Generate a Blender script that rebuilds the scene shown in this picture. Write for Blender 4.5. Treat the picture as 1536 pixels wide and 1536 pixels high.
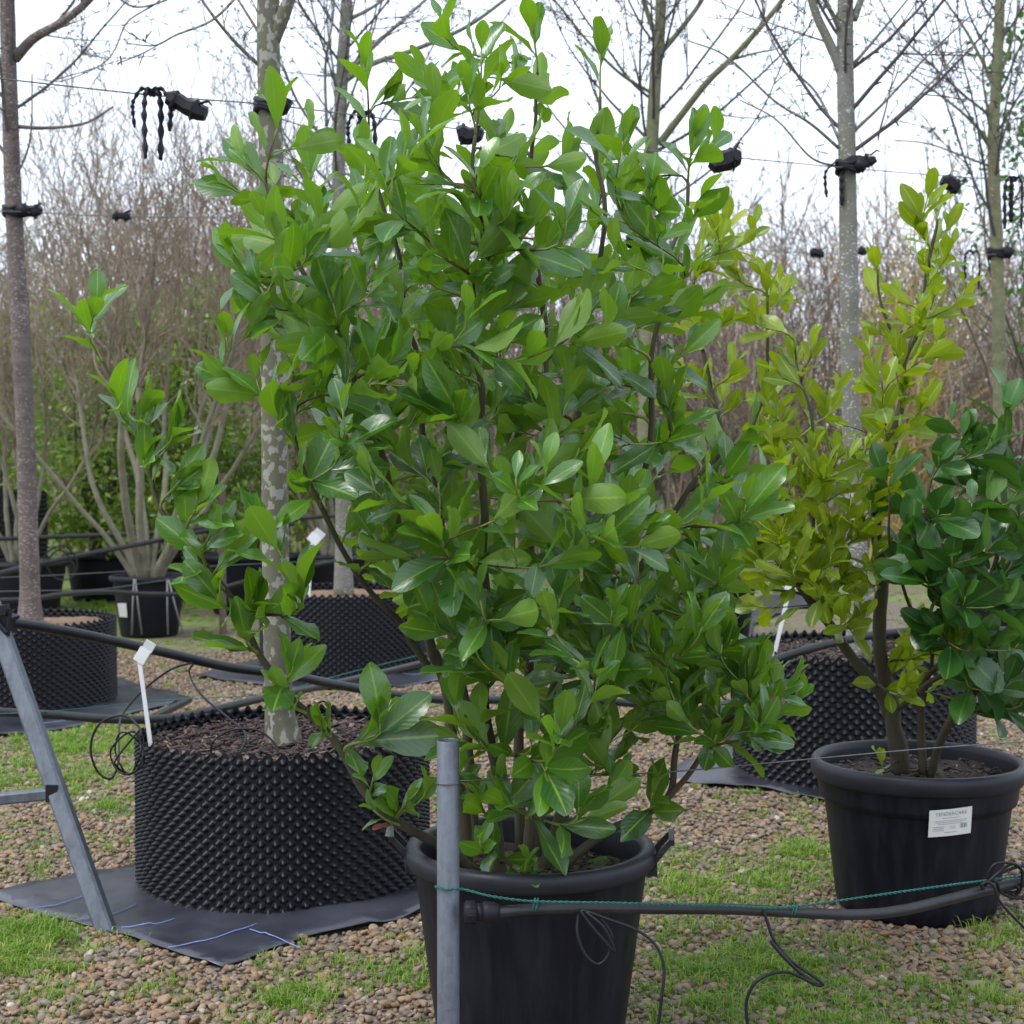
import bpy, bmesh, math, random
import numpy as np
from mathutils import Vector, Matrix, noise

# ------------------------------------------------------------------ camera, world, light
scene = bpy.context.scene
for o in list(bpy.data.objects):
    bpy.data.objects.remove(o)
C = scene.collection
CAM_Z = 1.34
FPX = 2265.0                      # focal length in pixels of the 1536 px photograph (23 mm on APS-C)
PITCH = math.atan(78 / FPX)       # the camera looks down a little
cam_d = bpy.data.cameras.new('camera')
cam = bpy.data.objects.new('camera', cam_d)
C.objects.link(cam)
scene.camera = cam
cam.location = (0, 0, CAM_Z)
cam.rotation_euler = (math.pi / 2 - PITCH, 0, 0)
cam_d.sensor_width = 15.6
cam_d.lens = 15.6 * FPX / 1536
cam_d.clip_start = 0.05
cam_d.clip_end = 2000
cam_d.dof.use_dof = True
cam_d.dof.focus_distance = 3.35
cam_d.dof.aperture_fstop = 3.2

SUN_EL, SUN_AZ = math.radians(58), math.radians(-119)   # high, behind the camera's left shoulder
world = bpy.data.worlds.new('World')
scene.world = world
world.use_nodes = True
wn, wl = world.node_tree.nodes, world.node_tree.links
wn.clear()
wo = wn.new('ShaderNodeOutputWorld')
bg = wn.new('ShaderNodeBackground')
sky = wn.new('ShaderNodeTexSky')
sky.sky_type = 'NISHITA'
sky.sun_disc = False
sky.sun_elevation = SUN_EL
sky.sun_rotation = SUN_AZ
sky.dust_density = 4.0
mx = wn.new('ShaderNodeMix')
mx.data_type = 'RGBA'
mx.inputs[0].default_value = 0.86           # closed cloud cover: almost even white
wl.new(sky.outputs[0], mx.inputs[6])
mx.inputs[7].default_value = (9.0, 10.0, 11.6, 1)
wl.new(mx.outputs[2], bg.inputs[0])
bg.inputs[1].default_value = 0.112
wl.new(bg.outputs[0], wo.inputs[0])

sd = bpy.data.lights.new('sun', 'SUN')
sun = bpy.data.objects.new('sun', sd)
C.objects.link(sun)
sd.energy = 1.5
sd.angle = math.radians(14)
sd.color = (1.0, 0.985, 0.96)
sun.location = (0, -5, 12)
sdir = Vector((math.sin(SUN_AZ) * math.cos(SUN_EL), math.cos(SUN_AZ) * math.cos(SUN_EL), math.sin(SUN_EL)))
sun.rotation_euler = sdir.to_track_quat('Z', 'Y').to_euler()

vs = scene.view_settings
vs.view_transform = 'Standard'
vs.look = 'None'
vs.exposure = 0.62
vs.gamma = 1.0
vs.use_curve_mapping = False

# ------------------------------------------------------------------ helpers
R = random.Random(7)
NR = np.random.RandomState(11)
cp, sp = math.cos(PITCH), math.sin(PITCH)


def ray(px, py):
    r = (px - 768) / FPX
    u = (768 - py) / FPX
    return Vector((r, cp + u * sp, -sp + u * cp))


def P(px, py, d):
    """point seen at photograph pixel (px, py) that stands d metres ahead"""
    v = ray(px, py)
    return Vector((0, 0, CAM_Z)) + v * (d / v.y)


def G(px, py, z=0.0):
    v = ray(px, py)
    return Vector((0, 0, CAM_Z)) + v * ((z - CAM_Z) / v.z)


def proj(p):
    x, y, z = p[0], p[1], p[2] - CAM_Z
    f = y * cp - z * sp
    u = y * sp + z * cp
    return 768 + FPX * x / f, 768 - FPX * u / f, f


def worg(o):
    v = Vector((0, 0, 0))
    while o is not None:
        v = v + o.location
        o = o.parent
    return v


def finish(name, me, mat, parent):
    ob = bpy.data.objects.new(name, me)
    C.objects.link(ob)
    if mat is not None:
        if isinstance(mat, (list, tuple)):
            for m in mat:
                me.materials.append(m)
        else:
            me.materials.append(mat)
    if parent is not None:
        ob.parent = parent
    return ob


def np_mesh(name, V, F, nv, smooth=True):
    """V (n,3) float, F (m,nv) int"""
    me = bpy.data.meshes.new(name)
    V = np.asarray(V, np.float32)
    F = np.asarray(F, np.int32)
    me.vertices.add(len(V))
    me.vertices.foreach_set('co', V.ravel())
    me.loops.add(F.size)
    me.loops.foreach_set('vertex_index', F.ravel())
    me.polygons.add(len(F))
    me.polygons.foreach_set('loop_start', np.arange(0, F.size, nv, dtype=np.int32))
    if smooth:
        me.polygons.foreach_set('use_smooth', np.ones(len(F), bool))
    me.update(calc_edges=True)
    return me


def vattr(me, name, vals):
    a = me.attributes.new(name, 'FLOAT', 'POINT')
    a.data.foreach_set('value', np.asarray(vals, np.float32))


class MB:
    def __init__(s):
        s.v = []
        s.f = []

    def quad_box(s, c, sx, sy, sz, M=None):
        b = len(s.v)
        for z in (-1, 1):
            for y in (-1, 1):
                for x in (-1, 1):
                    p = Vector((x * sx / 2, y * sy / 2, z * sz / 2))
                    if M is not None:
                        p = M @ p
                    s.v.append(Vector(c) + p)
        for q in ((0, 2, 3, 1), (4, 5, 7, 6), (0, 1, 5, 4), (2, 6, 7, 3), (0, 4, 6, 2), (1, 3, 7, 5)):
            s.f.append([b + i for i in q])

    def tube(s, pts, rad, sides=6, caps=True, flat=1.0, roll=0.0):
        n = len(pts)
        if n < 2:
            return
        if not hasattr(rad, '__len__'):
            rad = [rad] * n
        b = len(s.v)
        t = (pts[1] - pts[0]).normalized()
        a = Vector((0, 0, 1)) if abs(t.z) < 0.9 else Vector((1, 0, 0))
        u = t.cross(a).normalized()
        cs = [(math.cos(roll + 2 * math.pi * k / sides), math.sin(roll + 2 * math.pi * k / sides) * flat) for k in range(sides)]
        for i in range(n):
            if i == 0:
                t = pts[1] - pts[0]
            elif i == n - 1:
                t = pts[-1] - pts[-2]
            else:
                t = pts[i + 1] - pts[i - 1]
            if t.length < 1e-9:
                t = Vector((0, 0, 1))
            t = t.normalized()
            u = u - t * u.dot(t)
            if u.length < 1e-6:
                u = t.orthogonal()
            u = u.normalized()
            w = t.cross(u)
            r = rad[i]
            p = pts[i]
            for c, d in cs:
                s.v.append(p + u * (c * r) + w * (d * r))
        for i in range(n - 1):
            q = b + i * sides
            for k in range(sides):
                k2 = (k + 1) % sides
                s.f.append((q + k, q + k2, q + sides + k2, q + sides + k))
        if caps:
            s.f.append(tuple(b + k for k in range(sides - 1, -1, -1)))
            q = b + (n - 1) * sides
            s.f.append(tuple(q + k for k in range(sides)))

    def lathe(s, prof, seg=64, c=(0, 0, 0), closed=False):
        b = len(s.v)
        n = len(prof)
        for k in range(seg):
            a = 2 * math.pi * k / seg
            for r, z in prof:
                s.v.append(Vector((c[0] + r * math.cos(a), c[1] + r * math.sin(a), c[2] + z)))
        for k in range(seg):
            k2 = (k + 1) % seg
            for i in range(n - 1):
                s.f.append((b + k * n + i, b + k2 * n + i, b + k2 * n + i + 1, b + k * n + i + 1))

    def disc(s, c, r, seg=48, rings=6, bump=0.0, seed=0):
        b = len(s.v)
        s.v.append(Vector(c) + Vector((0, 0, bump * 0.5)))
        for j in range(1, rings + 1):
            for k in range(seg):
                a = 2 * math.pi * k / seg
                x, y = r * j / rings * math.cos(a), r * j / rings * math.sin(a)
                z = bump * noise.noise(Vector((x * 9 + seed, y * 9, seed)))
                s.v.append(Vector(c) + Vector((x, y, z)))
        for k in range(seg):
            s.f.append((b, b + 1 + k, b + 1 + (k + 1) % seg))
        for j in range(rings - 1):
            for k in range(seg):
                k2 = (k + 1) % seg
                q = b + 1 + j * seg
                s.f.append((q + k, q + seg + k, q + seg + k2, q + k2))

    def build(s, name, mat, parent=None, smooth=True, loc=None):
        """verts are in world space; the object sits in its parent's frame"""
        off = worg(parent) if parent is not None else Vector((0, 0, 0))
        if loc is not None:
            off = Vector(loc)
        me = bpy.data.meshes.new(name)
        me.from_pydata([(v - off)[:] for v in s.v], [], s.f)
        if smooth:
            me.polygons.foreach_set('use_smooth', np.ones(len(me.polygons), bool))
        ob = finish(name, me, mat, parent)
        if loc is not None:
            ob.location = loc
        return ob


def empty(name, loc, label, cat, group=None):
    o = bpy.data.objects.new(name, None)
    C.objects.link(o)
    o.location = loc
    o.empty_display_size = 0.1
    return tag(o, label, cat, group)


def tag(o, label=None, cat=None, group=None, kind=None):
    if label:
        o['label'] = label
    if cat:
        o['category'] = cat
    if group:
        o['group'] = group
    if kind:
        o['kind'] = kind
    return o


def smooth_path(pts, n=8):
    """Catmull-Rom through the points"""
    q = [pts[0] * 2 - pts[1]] + list(pts) + [pts[-1] * 2 - pts[-2]]
    out = []
    for i in range(1, len(q) - 2):
        p0, p1, p2, p3 = q[i - 1], q[i], q[i + 1], q[i + 2]
        for k in range(n):
            t = k / n
            out.append(0.5 * ((2 * p1) + (p2 - p0) * t + (2 * p0 - 5 * p1 + 4 * p2 - p3) * t * t + (3 * p1 - p0 - 3 * p2 + p3) * t ** 3))
    out.append(pts[-1].copy())
    return out


def lerp(a, b, t):
    return a + (b - a) * t


def rvec(rng):
    while True:
        v = Vector((rng.uniform(-1, 1), rng.uniform(-1, 1), rng.uniform(-1, 1)))
        if 0.05 < v.length < 1:
            return v.normalized()


def in_poly(x, y, poly):
    c = False
    j = len(poly) - 1
    for i in range(len(poly)):
        xi, yi = poly[i]
        xj, yj = poly[j]
        if (yi > y) != (yj > y) and x < (xj - xi) * (y - yi) / (yj - yi) + xi:
            c = not c
        j = i
    return c


# ------------------------------------------------------------------ materials
class NT:
    def __init__(s, name):
        s.m = bpy.data.materials.new(name)
        s.m.use_nodes = True
        s.n = s.m.node_tree.nodes
        s.l = s.m.node_tree.links
        s.b = s.n['Principled BSDF']
        s.out = s.n['Material Output']

    def add(s, t, **kw):
        n = s.n.new(t)
        for k, v in kw.items():
            setattr(n, k, v)
        return n

    def link(s, a, b):
        s.l.new(a, b)

    def val(s, sock, v):
        if hasattr(v, 'is_linked') or isinstance(v, bpy.types.NodeSocket):
            s.link(v, sock)
        else:
            sock.default_value = v

    def math(s, op, a, b=None, clamp=False):
        n = s.add('ShaderNodeMath', operation=op, use_clamp=clamp)
        s.val(n.inputs[0], a)
        if b is not None:
            s.val(n.inputs[1], b)
        return n.outputs[0]

    def noise(s, scale, detail=4, rough=0.6, vec=None, dims=None):
        n = s.add('ShaderNodeTexNoise')
        n.inputs['Scale'].default_value = scale
        n.inputs['Detail'].default_value = detail
        n.inputs['Roughness'].default_value = rough
        if vec is not None:
            s.link(vec, n.inputs['Vector'])
        return n.outputs['Fac']

    def ramp(s, fac, stops, interp='LINEAR'):
        n = s.add('ShaderNodeValToRGB')
        n.color_ramp.interpolation = interp
        el = n.color_ramp.elements
        while len(el) < len(stops):
            el.new(0.5)
        for e, (p, c) in zip(el, stops):
            e.position = p
            e.color = (*c, 1)
        s.link(fac, n.inputs[0])
        return n.outputs[0]

    def mix(s, fac, a, b):
        n = s.add('ShaderNodeMix', data_type='RGBA')
        s.val(n.inputs[0], fac)
        for i, c in ((6, a), (7, b)):
            if isinstance(c, tuple):
                n.inputs[i].default_value = (*c, 1)
            else:
                s.link(c, n.inputs[i])
        return n.outputs[2]

    def coords(s, which='Object', scale=None):
        t = s.add('ShaderNodeTexCoord').outputs[which]
        if scale is not None:
            m = s.add('ShaderNodeMapping')
            m.inputs['Scale'].default_value = scale
            s.link(t, m.inputs[0])
            t = m.outputs[0]
        return t

    def bump(s, h, strength=0.3, dist=0.01):
        n = s.add('ShaderNodeBump')
        n.inputs['Strength'].default_value = strength
        n.inputs['Distance'].default_value = dist
        s.link(h, n.inputs['Height'])
        s.link(n.outputs[0], s.b.inputs['Normal'])
        return n

    def set(s, **kw):
        for k, v in kw.items():
            s.val(s.b.inputs[k], v)
        return s


def m_leaf(name, old, mid, young, back, trans, rough=0.34, tw=0.3, spec=0.5, coat=0.5):
    t = NT(name)
    uv = t.add('ShaderNodeUVMap')
    sx = t.add('ShaderNodeSeparateXYZ')
    t.link(uv.outputs[0], sx.inputs[0])
    du = t.math('ABSOLUTE', t.math('SUBTRACT', sx.outputs[0], 0.5))
    at = t.add('ShaderNodeAttribute', attribute_name='rnd')
    oi = t.add('ShaderNodeObjectInfo')
    jit = t.math('MULTIPLY', t.math('SUBTRACT', oi.outputs['Random'], 0.5), 0.3)
    rnd = t.math('ADD', at.outputs['Fac'], jit, clamp=True)
    col = t.ramp(rnd, [(0.0, old), (0.5, mid), (0.93, young), (1.0, tuple(min(1, c * f) for c, f in zip(young, (1.5, 1.12, .8))))])
    co = t.coords('Object')
    blotch = t.noise(22, 3, 0.6, co)
    col = t.mix(t.math('MULTIPLY', blotch, 0.45), col, tuple(c * 0.6 for c in mid))
    # side veins leave the midrib at an angle
    ph = t.math('SUBTRACT', t.math('MULTIPLY', sx.outputs[1], 56.0), t.math('MULTIPLY', du, 34.0))
    vein = t.math('SINE', ph)
    vcol = t.math('MULTIPLY', t.math('SUBTRACT', vein, 0.72, clamp=True), 0.65)
    col = t.mix(vcol, col, tuple(min(1, c * 1.5) for c in young))
    mr = t.add('ShaderNodeMapRange')
    t.link(du, mr.inputs[0])
    mr.inputs[1].default_value, mr.inputs[2].default_value = 0.014, 0.05
    mr.inputs[3].default_value, mr.inputs[4].default_value = 0.75, 0.0
    rib = tuple(min(1, c * f) for c, f in zip(young, (2.0, 1.5, 1.6)))
    col = t.mix(mr.outputs[0], col, rib)
    geo = t.add('ShaderNodeNewGeometry')
    bcol = t.mix(t.math('MULTIPLY', rnd, 0.55), back, young)
    bcol = t.mix(t.math('MULTIPLY', mr.outputs[0], 0.6), bcol, rib)
    full = t.mix(geo.outputs['Backfacing'], col, bcol)
    t.set(**{'Base Color': full, 'Roughness': rough, 'Specular IOR Level': spec})
    rr = t.math('ADD', t.math('MULTIPLY', blotch, 0.18), t.math('ADD', t.math('MULTIPLY', geo.outputs['Backfacing'], 0.22), rough - 0.1))
    t.set(Roughness=rr)
    t.set(**{'Coat Weight': t.math('MULTIPLY', t.math('SUBTRACT', 1.0, geo.outputs['Backfacing']), coat), 'Coat Roughness': .22})
    t.bump(t.math('ADD', t.math('MULTIPLY', vein, 0.35), blotch), 0.15, 0.0016)
    tr = t.add('ShaderNodeBsdfTranslucent')
    tcol = t.mix(rnd, tuple(c * 0.7 for c in trans), trans)
    t.link(tcol, tr.inputs[0])
    ms = t.add('ShaderNodeMixShader')
    ms.inputs[0].default_value = tw
    t.link(t.b.outputs[0], ms.inputs[1])
    t.link(tr.outputs[0], ms.inputs[2])
    t.link(ms.outputs[0], t.out.inputs[0])
    return t.m


def m_bark(name, a, b, spots=None, sscale=30, thr=0.58, vs=(1, 1, 1), moss=None):
    t = NT(name)
    co = t.coords('Object')
    co2 = t.coords('Object', vs)
    n1 = t.noise(14, 5, 0.65, co2)
    col = t.ramp(n1, [(0.3, a), (0.7, b)])
    if moss:
        n3 = t.noise(4, 3, 0.6, co)
        col = t.mix(t.ramp(n3, [(0.45, (0, 0, 0)), (0.62, (.8, .8, .8))]), col, moss)
    if spots:
        w = t.add('ShaderNodeTexNoise')
        w.inputs['Scale'].default_value = sscale
        w.inputs['Detail'].default_value = 3
        w.inputs['Roughness'].default_value = 0.45
        t.link(co2, w.inputs['Vector'])
        big = t.noise(5, 2, 0.5, co)
        f = t.math('ADD', w.outputs['Fac'], t.math('MULTIPLY', t.math('SUBTRACT', big, 0.5), 0.35))
        msk = t.ramp(f, [(thr, (0, 0, 0)), (thr + 0.03, (1, 1, 1))])
        col = t.mix(msk, col, spots)
    t.set(**{'Base Color': col, 'Roughness': 0.85})
    t.bump(n1, 0.5, 0.006)
    return t.m


def m_plastic(name, base, dust, rough=0.42, amt=0.35, streak=True, spec=0.22):
    t = NT(name)
    co = t.coords('Object', (9, 9, 1.2) if streak else (3, 3, 3))
    n = t.noise(2.2, 5, 0.65, co)
    n2 = t.noise(60, 3, 0.6, t.coords('Object'))
    f = t.math('MULTIPLY', t.ramp(n, [(0.42, (0, 0, 0)), (0.75, (1, 1, 1))]), amt)
    t.set(**{'Base Color': t.mix(f, base, dust), 'Roughness': t.math('ADD', t.math('MULTIPLY', n, 0.25), rough - 0.1), 'Specular IOR Level': spec})
    t.bump(n2, 0.08, 0.002)
    return t.m


def m_simple(name, a, b, scale=20, rough=0.8, bump=0.3, metal=0.0, dist=0.004):
    t = NT(name)
    n = t.noise(scale, 5, 0.65, t.coords('Object'))
    t.set(**{'Base Color': t.ramp(n, [(0.3, a), (0.7, b)]), 'Roughness': rough, 'Metallic': metal})
    t.bump(n, bump, dist)
    return t.m


M = {}
M['leaf'] = m_leaf('laurel_leaf', (.010, .055, .009), (.034, .142, .014), (.14, .31, .022), (.11, .20, .014), (.28, .54, .012), rough=.37, tw=.33, spec=1.0, coat=.3)
M['leaf_yellow'] = m_leaf('yellow_leaf', (.09, .17, .010), (.16, .26, .012), (.27, .36, .02), (.17, .24, .012), (.44, .58, .012), rough=.42, tw=.38, coat=.2)
M['leaf_dark'] = m_leaf('dark_leaf', (.011, .052, .009), (.023, .10, .011), (.06, .17, .016), (.06, .14, .014), (.12, .34, .02), rough=.36, tw=.22, spec=.7, coat=.25)
M['leaf_red'] = m_simple('dead_leaf', (.10, .022, .012), (.22, .06, .03), 30, .6)
M['leaf_hedge'] = m_leaf('hedge_leaf', (.035, .09, .012), (.11, .22, .02), (.24, .35, .03), (.15, .25, .03), (.36, .58, .03), rough=.5, tw=.25)
M['shoot'] = m_simple('green_shoot', (.16, .22, .04), (.25, .27, .07), 40, .6)
M['stem'] = m_bark('laurel_stem', (.035, .026, .017), (.085, .068, .04), None, vs=(1, 1, .4), moss=(.07, .075, .035))
M['stem_red'] = m_bark('young_stem', (.06, .03, .02), (.12, .07, .04), None, vs=(1, 1, .4))
M['bark_lichen'] = m_bark('lichen_bark', (.085, .078, .055), (.15, .14, .10), (.27, .265, .225), 42, .55, (1, 1, .8), moss=(.12, .12, .065))
M['bark_purple'] = m_bark('purple_bark', (.08, .06, .055), (.155, .118, .108), (.27, .245, .215), 60, .60, (1, 1, 2.2))
M['bark_grey'] = m_bark('grey_bark', (.13, .125, .11), (.22, .21, .19), (.42, .42, .39), 70, .62, (1, 1, 1.6), moss=(.15, .15, .09))
M['bark_green'] = m_bark('green_bark', (.11, .115, .055), (.2, .2, .11), (.3, .3, .24), 50, .66, (1, 1, 1.4))
M['twig'] = m_simple('twig', (.055, .048, .048), (.12, .10, .095), 30, .85, .2)
M['twig_pink'] = m_simple('corkscrew_twig', (.18, .135, .095), (.33, .26, .19), 6, .85, .2)
M['stem_olive'] = m_bark('olive_stem', (.14, .13, .085), (.25, .23, .16), None)
M['wood'] = m_bark('weathered_wood', (.09, .06, .045), (.17, .125, .095), None, vs=(3, 3, .3))
M['plastic'] = m_plastic('black_plastic', (.0055, .006, .0105), (.032, .033, .042), .45, .5)
M['plastic_rim'] = m_plastic('worn_plastic_rim', (.012, .0128, .019), (.036, .036, .045), .46, .4, False, .35)
M['pot_far'] = m_plastic('grey_black_plastic', (.009, .0097, .0145), (.02, .0205, .026), .5, .3)
M['airpot'] = m_plastic('studded_plastic', (.003, .0034, .007), (.007, .0075, .0125), .42, .5, False, .36)
M['pipe'] = m_plastic('pipe_plastic', (.014, .015, .018), (.055, .05, .04), .42, .5, False, .4)
M['hose'] = m_plastic('drip_hose', (.012, .012, .014), (.03, .03, .03), .4, .3, False)
M['rubber'] = m_plastic('tie_rubber', (.012, .012, .017), (.03, .03, .034), .5, .3, False)
M['wire'] = m_simple('wire', (.10, .10, .105), (.2, .2, .2), 60, .5, .1, .6)
M['twine'] = m_simple('green_twine', (.006, .075, .06), (.015, .15, .12), 200, .7, .3)
M['white_plastic'] = m_simple('white_plastic', (.68, .69, .7), (.8, .8, .8), 8, .5, .05)
M['strap'] = m_simple('pale_strap', (.2, .2, .21), (.3, .3, .31), 20, .6, .1)
M['paper'] = m_simple('label_paper', (.6, .59, .56), (.72, .71, .68), 5, .7, .05)
M['ink'] = m_simple('ink', (.2, .2, .21), (.24, .24, .25), 5, .8, 0)
M['soil'] = m_simple('potting_soil', (.022, .016, .012), (.075, .055, .042), 55, .95, .9, 0, .02)
M['soil_tan'] = m_simple('dry_compost', (.16, .095, .055), (.3, .2, .125), 60, .95, .9, 0, .02)
M['moss'] = m_simple('moss', (.02, .04, .008), (.10, .17, .02), 60, .95, .8, 0, .01)
M['blue_thread'] = m_simple('blue_thread', (.16, .22, .5), (.3, .38, .7), 30, .7, 0)
M['barkchip'] = None


def m_galv():
    t = NT('galvanised_steel')
    co = t.coords('Object')
    v = t.add('ShaderNodeTexVoronoi')
    v.inputs['Scale'].default_value = 70
    t.link(co, v.inputs['Vector'])
    n = t.noise(9, 5, 0.7, t.coords('Object', (4, 4, .6)))
    c1 = t.ramp(n, [(0.3, (.07, .08, .10)), (0.7, (.145, .158, .185))])
    sepc = t.add('ShaderNodeSeparateColor')
    t.link(v.outputs['Color'], sepc.inputs[0])
    col = t.mix(t.math('MULTIPLY', sepc.outputs[0], .25), c1, (.19, .205, .23))
    n2 = t.noise(35, 4, .7, t.coords('Object', (1, 1, .35)))
    col = t.mix(t.ramp(n2, [(.62, (0, 0, 0)), (.74, (.7, .7, .7))]), col, (.06, .06, .065))
    t.set(**{'Base Color': col, 'Metallic': .35, 'Roughness': .5})
    t.bump(n2, .1, .002)
    return t.m


M['galv'] = m_galv()


def m_mat():
    t = NT('woven_ground_fabric')
    co = t.coords('Object')
    n = t.noise(3.5, 4, .6, co)
    w = t.add('ShaderNodeTexWave', wave_type='BANDS')
    w.inputs['Scale'].default_value = 160
    t.link(co, w.inputs['Vector'])
    w2 = t.add('ShaderNodeTexWave', wave_type='BANDS', bands_direction='Y')
    w2.inputs['Scale'].default_value = 160
    t.link(co, w2.inputs['Vector'])
    h = t.math('MULTIPLY', w.outputs['Fac'], w2.outputs['Fac'])
    fabric_sheen = t.ramp(n, [(.35, (.018, .019, .027)), (.65, (.048, .050, .066))])  # bluish noise tone, raised to put some sky reflection into the colour
    t.set(**{'Base Color': fabric_sheen, 'Roughness': t.math('ADD', t.math('MULTIPLY', n, .35), .16), 'Specular IOR Level': .75})
    t.bump(h, .18, .0015)
    return t.m


M['mat'] = m_mat()


def m_pebble():
    t = NT('pebble')
    oi = t.add('ShaderNodeObjectInfo')
    col = t.ramp(oi.outputs['Random'], [(0, (.17, .088, .034)), (.16, (.27, .17, .085)), (.30, (.12, .10, .085)), (.46, (.34, .24, .14)),
                                        (.60, (.10, .062, .04)), (.74, (.22, .18, .145)), (.89, (.29, .145, .055)), (.985, (.36, .29, .21)), (1, (.56, .52, .45))])
    n = t.noise(1.6, 4, .6, t.coords('Object'))
    col = t.mix(t.math('MULTIPLY', n, .5), col, (.12, .085, .06))
    t.set(**{'Base Color': col, 'Roughness': .55})
    t.bump(n, .15, .1)
    return t.m


M['pebble'] = m_pebble()


def m_ground():
    t = NT('gravel_ground')
    geo = t.coords('Object')
    v = t.add('ShaderNodeTexVoronoi')
    v.inputs['Scale'].default_value = 62
    t.link(geo, v.inputs['Vector'])
    sep = t.add('ShaderNodeSeparateColor')
    t.link(v.outputs['Color'], sep.inputs[0])
    peb = t.ramp(sep.outputs[0], [(0, (.12, .08, .05)), (.25, (.30, .21, .13)), (.5, (.17, .14, .12)), (.75, (.36, .28, .20)), (1, (.25, .22, .19))])
    edge = t.ramp(v.outputs['Distance'], [(.0, (1, 1, 1)), (.62, (.25, .25, .25))])
    n0 = t.noise(1.1, 4, .6, geo)
    mu = t.add('ShaderNodeMix', data_type='RGBA', blend_type='MULTIPLY')
    mu.inputs[0].default_value = .75
    t.link(peb, mu.inputs[6])
    t.link(edge, mu.inputs[7])
    # dark soil in the joints, mossy green where weeds creep in, lawn far to the left behind the pots
    n1 = t.noise(.9, 5, .65, geo)
    n2 = t.noise(14, 4, .7, geo)
    sx = t.add('ShaderNodeSeparateXYZ')
    t.link(geo, sx.inputs[0])
    far = t.add('ShaderNodeMapRange')
    t.link(sx.outputs[1], far.inputs[0])
    far.inputs[1].default_value, far.inputs[2].default_value = 14.0, 16.5
    far.inputs[3].default_value, far.inputs[4].default_value = 0.0, .26
    left = t.add('ShaderNodeMapRange')
    t.link(sx.outputs[0], left.inputs[0])
    left.inputs[1].default_value, left.inputs[2].default_value = -1.0, -2.6
    left.inputs[3].default_value, left.inputs[4].default_value = 0, .14
    g = t.math('ADD', t.math('ADD', n1, t.math('MULTIPLY', t.math('SUBTRACT', n2, .5), .5)), t.math('ADD', far.outputs[0], left.outputs[0]))
    gm = t.ramp(g, [(.56, (0, 0, 0)), (.70, (1, 1, 1))])
    grass = t.ramp(t.noise(9, 6, .8, geo), [(.32, (.04, .055, .014)), (.5, (.13, .18, .03)), (.68, (.27, .31, .07))])
    col = t.mix(t.math('MULTIPLY', gm, .85), mu.outputs[2], grass)
    t.set(**{'Base Color': col, 'Roughness': .85})
    t.bump(t.math('SUBTRACT', 1.0, v.outputs['Distance']), .7, .012)
    return t.m


M['ground'] = m_ground()


def m_attr(name, stops, rough=.7, trans=None, tw=.3, aname='rnd'):
    t = NT(name)
    at = t.add('ShaderNodeAttribute', attribute_name=aname)
    col = t.ramp(at.outputs['Fac'], stops)
    t.set(**{'Base Color': col, 'Roughness': rough})
    if trans:
        tr = t.add('ShaderNodeBsdfTranslucent')
        tr.inputs[0].default_value = (*trans, 1)
        ms = t.add('ShaderNodeMixShader')
        ms.inputs[0].default_value = tw
        t.link(t.b.outputs[0], ms.inputs[1])
        t.link(tr.outputs[0], ms.inputs[2])
        t.link(ms.outputs[0], t.out.inputs[0])
    return t.m


M['grass'] = m_attr('grass', [(0, (.06, .13, .012)), (.5, (.17, .29, .025)), (.85, (.29, .38, .05)), (1, (.42, .37, .13))], .6, (.2, .4, .03), .3)
M['barkchip'] = m_attr('bark_chip', [(0, (.012, .008, .008)), (.4, (.05, .03, .027)), (.75, (.13, .08, .065)), (1, (.38, .27, .2))], .8)
M['thicket'] = m_attr('thicket_twigs', [(0, (.09, .07, .055)), (.3, (.18, .132, .10)), (.5, (.25, .175, .125)), (.65, (.22, .185, .125)), (.8, (.42, .36, .29)), (.87, (.32, .235, .10)), (1, (.38, .27, .08))], .9)

# ------------------------------------------------------------------ ground
me = bpy.data.meshes.new('ground')
gx = [-300, -60, -20, -8, -4, -2, 0, 2, 4, 8, 20, 60, 300]
gy = [-60, -10, 0, 3, 6, 9, 12, 18, 30, 60, 150, 600]
gv = [(x, y, 0) for y in gy for x in gx]
gf = [(j * len(gx) + i, j * len(gx) + i + 1, (j + 1) * len(gx) + i + 1, (j + 1) * len(gx) + i) for j in range(len(gy) - 1) for i in range(len(gx) - 1)]
me.from_pydata(gv, [], gf)
ground = tag(finish('ground', me, M['ground'], None), 'gravel standing ground of the nursery with weeds and moss', None, None, 'structure')

# pot positions (x, y, radius) used to keep stones and grass out of the pots
POTS = []


def base_at(px, d):
    p = P(px, 700, d)
    return Vector((p.x, d, 0))


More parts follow.
